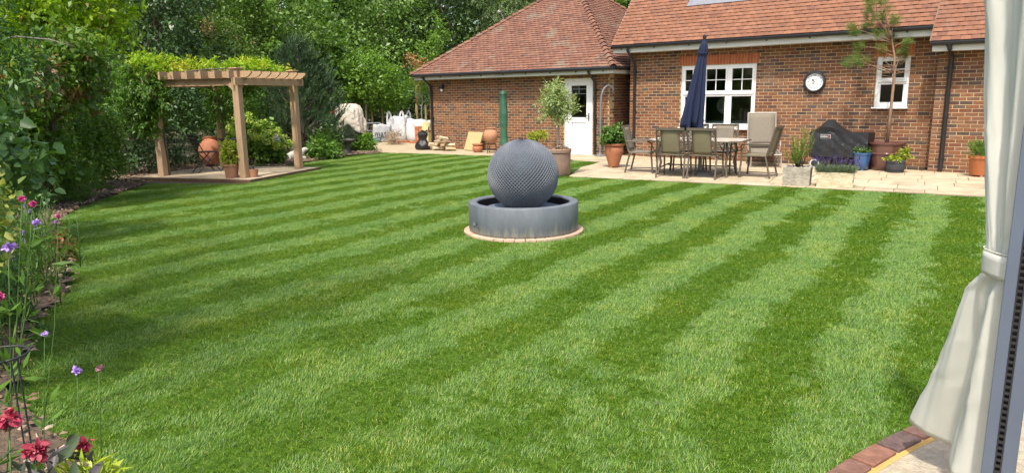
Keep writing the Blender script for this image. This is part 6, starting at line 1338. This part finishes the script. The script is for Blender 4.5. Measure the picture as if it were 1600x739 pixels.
flowering('faded_rose', 'two faded pink blooms low at the left corner above purple sage', (-2.12, .38, 0), [(-2.14, .50, .84), (-2.03, .52, .785)], L_PINKF, .020, .020, .015, 201, .005, L_SAGE, 5, (.06, .02))
flowering('faded_rose', 'withered pink bloom right of the faded pair, by the yellow-green leaves', (-2.08, .52, 0), [(-2.10, .65, .725)], L_PINKF, .015, .018, .014, 205, .004, L_LIME, 5, (.07, .02))
flowering('scabious', 'thin tall stem with a closed pink-brown bud over the lawn', (-2.28, .72, 0), [(-2.178, .742, .90)], mat_leaf('bud_mauve', G((.35, .16, .22), (.28, .12, .16)), .1), .005, .008, .006, 210, .0032, L_MID, 3, (.06, .01))
flowering('scabious', 'short stem with a small lilac bud above the faded roses', (-2.25, .62, 0), [(-2.194, .69, .905)], L_LILAC, .005, .009, .007, 212, .003, L_MID, 3, (.06, .01))
flowering('scabious', 'large lilac scabious head at the left edge', (-3.0, .62, 0), [(-2.895, .755, 1.17)], L_LILAC, .010, .014, .009, 214, .004, L_MID, 5)
flowering('scabious', 'pale pink scabious head cut by the left edge', (-3.05, .58, 0), [(-2.92, .71, 1.0)], L_MAGENTA, .011, .014, .010, 216, .004, L_MID, 5)
flowering('scabious', 'small lilac scabious low against the lawn', (-2.95, .72, 0), [(-2.88, .82, .84)], L_LILAC, .004, .008, .006, 218, .003, L_MID, 4)
flowering('cosmos', 'bright pink double flower high on the left border', (-4.1, .95, 0), [(-4.04, 1.14, 1.20), (-4.0, 1.17, 1.175)], L_MAGENTA, .009, .013, .009, 220, .004, L_MID, 6)
flowering('cosmos', 'small magenta bud right of the bright pink flower', (-4.0, 1.05, 0), [(-3.99, 1.27, 1.10)], L_MAGENTA, .005, .009, .007, 224, .003, L_MID, 5)
flowering('scabious', 'lilac flower below the bright pink one', (-4.15, 1.0, 0), [(-4.03, 1.18, 1.08)], L_LILAC, .009, .013, .009, 226, .004, L_MID, 6)
grow('purple_sage', 'purple-grey sage leaves in the bottom left corner', 'plant', (-2.0, .4, 0), [(-2.06, .50, .66, .16, .12, .09), (-1.95, .50, .60, .14, .12, .1), (-2.0, .42, .4, .2, .15, .25)], 75, 6, .03, .065, .022, L_SAGE, 230, r=.008, nstem=3, leafname='foliage', hexa=True, droop=-.4)
grow('lime_sedum', 'yellow-green fleshy leaves at the bottom left', 'plant', (-2.02, .58, 0), [(-2.04, .62, .64, .09, .07, .05), (-1.98, .64, .60, .08, .06, .05)], 70, 7, .015, .045, .011, mat_leaf('leaf_lime_sedum', G((.34, .42, .03), (.42, .48, .05), (.26, .36, .03)), .3), 231, r=.006, nstem=3, leafname='foliage', droop=-.5)
grow('golden_variegated_shrub', 'yellow variegated leaves at the left edge under the heart-leaved shrub', 'shrub', (-4.7, .75, 0), [(-4.55, 1.12, 1.16, .2, .16, .13), (-4.6, 1.05, .95, .2, .2, .16)], 90, 7, .035, .042, .028, mat_leaf('leaf_gold_variegated', G((.34, .36, .07), (.42, .42, .14), (.10, .18, .03), (.18, .26, .05), (.09, .16, .03)), .35), 232, r=.008, nstem=3, leafname='foliage', hexa=True)
# verbena and grasses between border and lawn
for i, (x, y, h, n, lb) in enumerate(((-5.35, 1.05, 1.0, 34, 'nearest clump of tall green stems at the left edge'), (-6.25, 1.5, .95, 40, 'middle clump of tall green stems beside the bark strip'), (-7.2, 1.95, .95, 34, 'far clump of tall green stems on the left border'), (-8.3, 2.3, .9, 26, 'clump of green stems under the ferny tree'))):
    r_ = random.Random(240+i); t = thing('tall_perennial', lb, 'plant', (x, y, 0), 0, 'tall perennials along the left border'); pts = []; lf_ = []; fl = []
    for k in range(n):
        s0 = Vector((r_.gauss(0, .26), r_.gauss(0, .13), 0)); e = s0+Vector((r_.gauss(0, .1), r_.gauss(0, .1), h*r_.uniform(.5, 1.1))); pts.append([s0, s0.lerp(e, .5)+Vector((r_.gauss(0, .02), r_.gauss(0, .02), 0)), e])
        for v in np.linspace(.05, .75, 8): lf_.append((*s0.lerp(e, v), r_.gauss(0, .6), r_.gauss(0, .6), .6, r_.uniform(.6, 1.2)))
        if k % 5 == 0: fl.append((*e, 0, 0, 1, 1))
    stems(t, pts, .005, L_STEM); needles(t, lf_, 4, .15, .013, L_FERN if i % 2 else L_MID, 250+i, name='leaves', along=.08, spread=.8); needles(t, fl, 26, .018, .012, L_LILAC, 260+i, name='blossoms', along=.03, spread=1.4)
grow('rust_plant', 'low rusty brown plant at the bend of the bark strip', 'plant', (-8.35, 2.62, 0), [(-8.35, 2.62, .16, .16, .14, .15)], 50, 9, .03, .06, .02, mat_leaf('leaf_rust', G((.26, .10, .03), (.20, .12, .03), (.12, .14, .03)), .25), 270, r=.005, nstem=3, leafname='foliage')

# gazebo frame and curtain
gz_ = thing('gazebo', 'blue-grey metal gazebo post with a black slotted track at the right edge', 'gazebo', (-.150, 2.945, .02))
e2 = Vector((-.56, .828, 0)).normalized(); n2 = Vector((-e2.y, e2.x, 0)); M_POST = mat('blue_grey_powdercoat', (.10, .125, .165), .4, (.085, .105, .142), 3, .05, 80, spec=.5)
Rm = Matrix.Rotation(R(3.5), 4, 'Z')
def gbox(m, c, d): m.box(c, d, M=Rm); return m
m = MB(); gbox(m, (-.032, .03, 1.2), (.038, .06, 2.4)); gbox(m, (.030, .03, 1.2), (.044, .06, 2.4)); gbox(m, (-.002, .05, 1.2), (.024, .02, 2.4)); m.build('post', M_POST, gz_, bevel=.003)
m = MB(); gbox(m, (-.0112, .004, 1.2), (.0034, .012, 2.4)); gbox(m, (.0062, .004, 1.2), (.0034, .012, 2.4)); gbox(m, (-.0025, .02, 1.2), (.019, .003, 2.4))
k = 0
while k*.0235 < 2.4: gbox(m, (-.0025, .006, .01+k*.0235), (.0165, .011, .0085)); k += 1
m.build('slotted_track', M_BLACK, gz_)
m = MB(); gbox(m, (.0, .03, .012), (.13, .1, .024)); m.build('foot_plate', M_POST, gz_, bevel=.004)
def cloth(name, label, P0, ax, nv, outline, folds, seed):
    """outline: rows of (z at left, z at right, s_left, s_right, fold amplitude)"""
    t = thing(name, label, 'curtain', (P0.x, P0.y, .02)); rows = []; r_ = np.random.default_rng(seed); ph = r_.uniform(0, 6, 4)
    zs = [o[0] for o in outline]
    ts = np.linspace(0, len(outline)-1, (len(outline)-1)*6+1)
    for q in ts:
        i = min(int(q), len(outline)-2); f_ = q-i; f_ = f_*f_*(3-2*f_) if i not in () else f_
        o = [a*(1-f_)+b*f_ for a, b in zip(outline[i], outline[i+1])]; row = []
        for k in range(81):
            u = k/80; s_ = o[2]*(1-u)+o[3]*u; z = o[0]*(1-u)+o[1]*u
            am = o[4]; d = am*math.sin(u*folds*6.283+ph[0]) + am*.2*math.sin(u*folds*2.3*6.283+ph[1]+z*1.2) + .004*math.sin(z*9+u*11) + .0022*math.sin(z*31+u*23+ph[2])*math.sin(u*41-z*13) + .0016*math.sin(z*57-u*19)
            p = ax*s_ + nv*d; row.append((p.x, p.y, z-.02))
        rows.append(row)
    m = MB(); m.grid(rows); m.build('fabric', M_CURT, t, smooth=True, solid=.003)
    m = MB(); m.grid([[(p[0]-nv.x*.003, p[1]-nv.y*.003, p[2]) for p in r_] for r_ in (rows[-1], [(a[0]*.75+b[0]*.25, a[1]*.75+b[1]*.25, a[2]*.75+b[2]*.25) for a, b in zip(rows[-1], rows[-2])])]); m.build('hem', M_CURT, t, smooth=True, solid=.004)
    return t
M_CURT = mat('cream_curtain', (.76, .76, .68), .85, (.69, .69, .61), 4, .3, 260, bdist=.003)
N_, L2 = M_CURT.node_tree.nodes, M_CURT.node_tree.links; tr = N_.new('ShaderNodeBsdfTranslucent'); tr.inputs[0].default_value = (.62, .62, .52, 1); mxs = N_.new('ShaderNodeMixShader'); mxs.inputs[0].default_value = .3
L2.new(N_['Principled BSDF'].outputs[0], mxs.inputs[1]); L2.new(tr.outputs[0], mxs.inputs[2]); L2.new(mxs.outputs[0], N_['Material Output'].inputs[0])
P0 = Vector((-.17, 2.98, 0))
cur = cloth('gazebo_curtain', 'cream gazebo curtain tied back against the post and flaring out below', P0, e2, n2,
      [(2.35, 2.35, .48, .0, .018), (1.99, 1.99, .394, .0, .018), (1.51, 1.51, .284, .005, .016), (1.15, 1.15, .214, .02, .012), (1.04, 1.05, .192, .04, .008), (.985, .99, .195, .04, .008), (.89, .90, .281, .03, .018), (.68, .69, .36, .025, .026), (.48, .47, .45, .02, .032), (.20, .14, .583, .015, .042)], 1.7, 3)
m = MB(); c0 = e2*.115; ring = []
for k in range(24): a = k*2*math.pi/24; ring.append(c0 + e2*(.088*math.cos(a)) + n2*(.028*math.sin(a)))
m.grid([[(p.x, p.y, z-.02) for p in ring] for z in (.985, 1.0, 1.045, 1.07)], closed=True); m.build('tie_band', M_CURT, cur, smooth=True, solid=.004)
m = MB(); m.tube([(p.x*1.01, p.y*1.01, 1.078-.02) for p in ring[:]+ring[:1]], .0025, 6); m.build('tie_cord', M_CURT, cur, smooth=True)
cloth('gazebo_curtain', 'edge of a second cream curtain in the bottom right corner', Vector((.02, 2.75, 0)), Vector((rx.x, rx.y, 0)).normalized(), Vector((hd.x, hd.y, 0)),
      [(1.0, 1.0, .10, .4, .02), (.75, .75, .06, .5, .03), (.45, .47, .02, .5, .04), (.1, .12, -.02, .5, .05)], 2, 5)

t = thing('plant_support', 'black wire plant hoop among the stems at the left edge', 'plant support', (-3.02, .70, 0))
m = MB(); m.tube([(.10*math.cos(a), .10*math.sin(a), .76) for a in np.linspace(0, 6.2832, 31)], .004, 6); m.build('hoop', M_BLACKIRON, t, smooth=True)
for a in (.4, 2.5, 4.6): m = MB(); m.tube([(.10*math.cos(a), .10*math.sin(a), .76), (.10*math.cos(a), .10*math.sin(a), 0)], .0035, 6); m.build('leg', M_BLACKIRON, t)
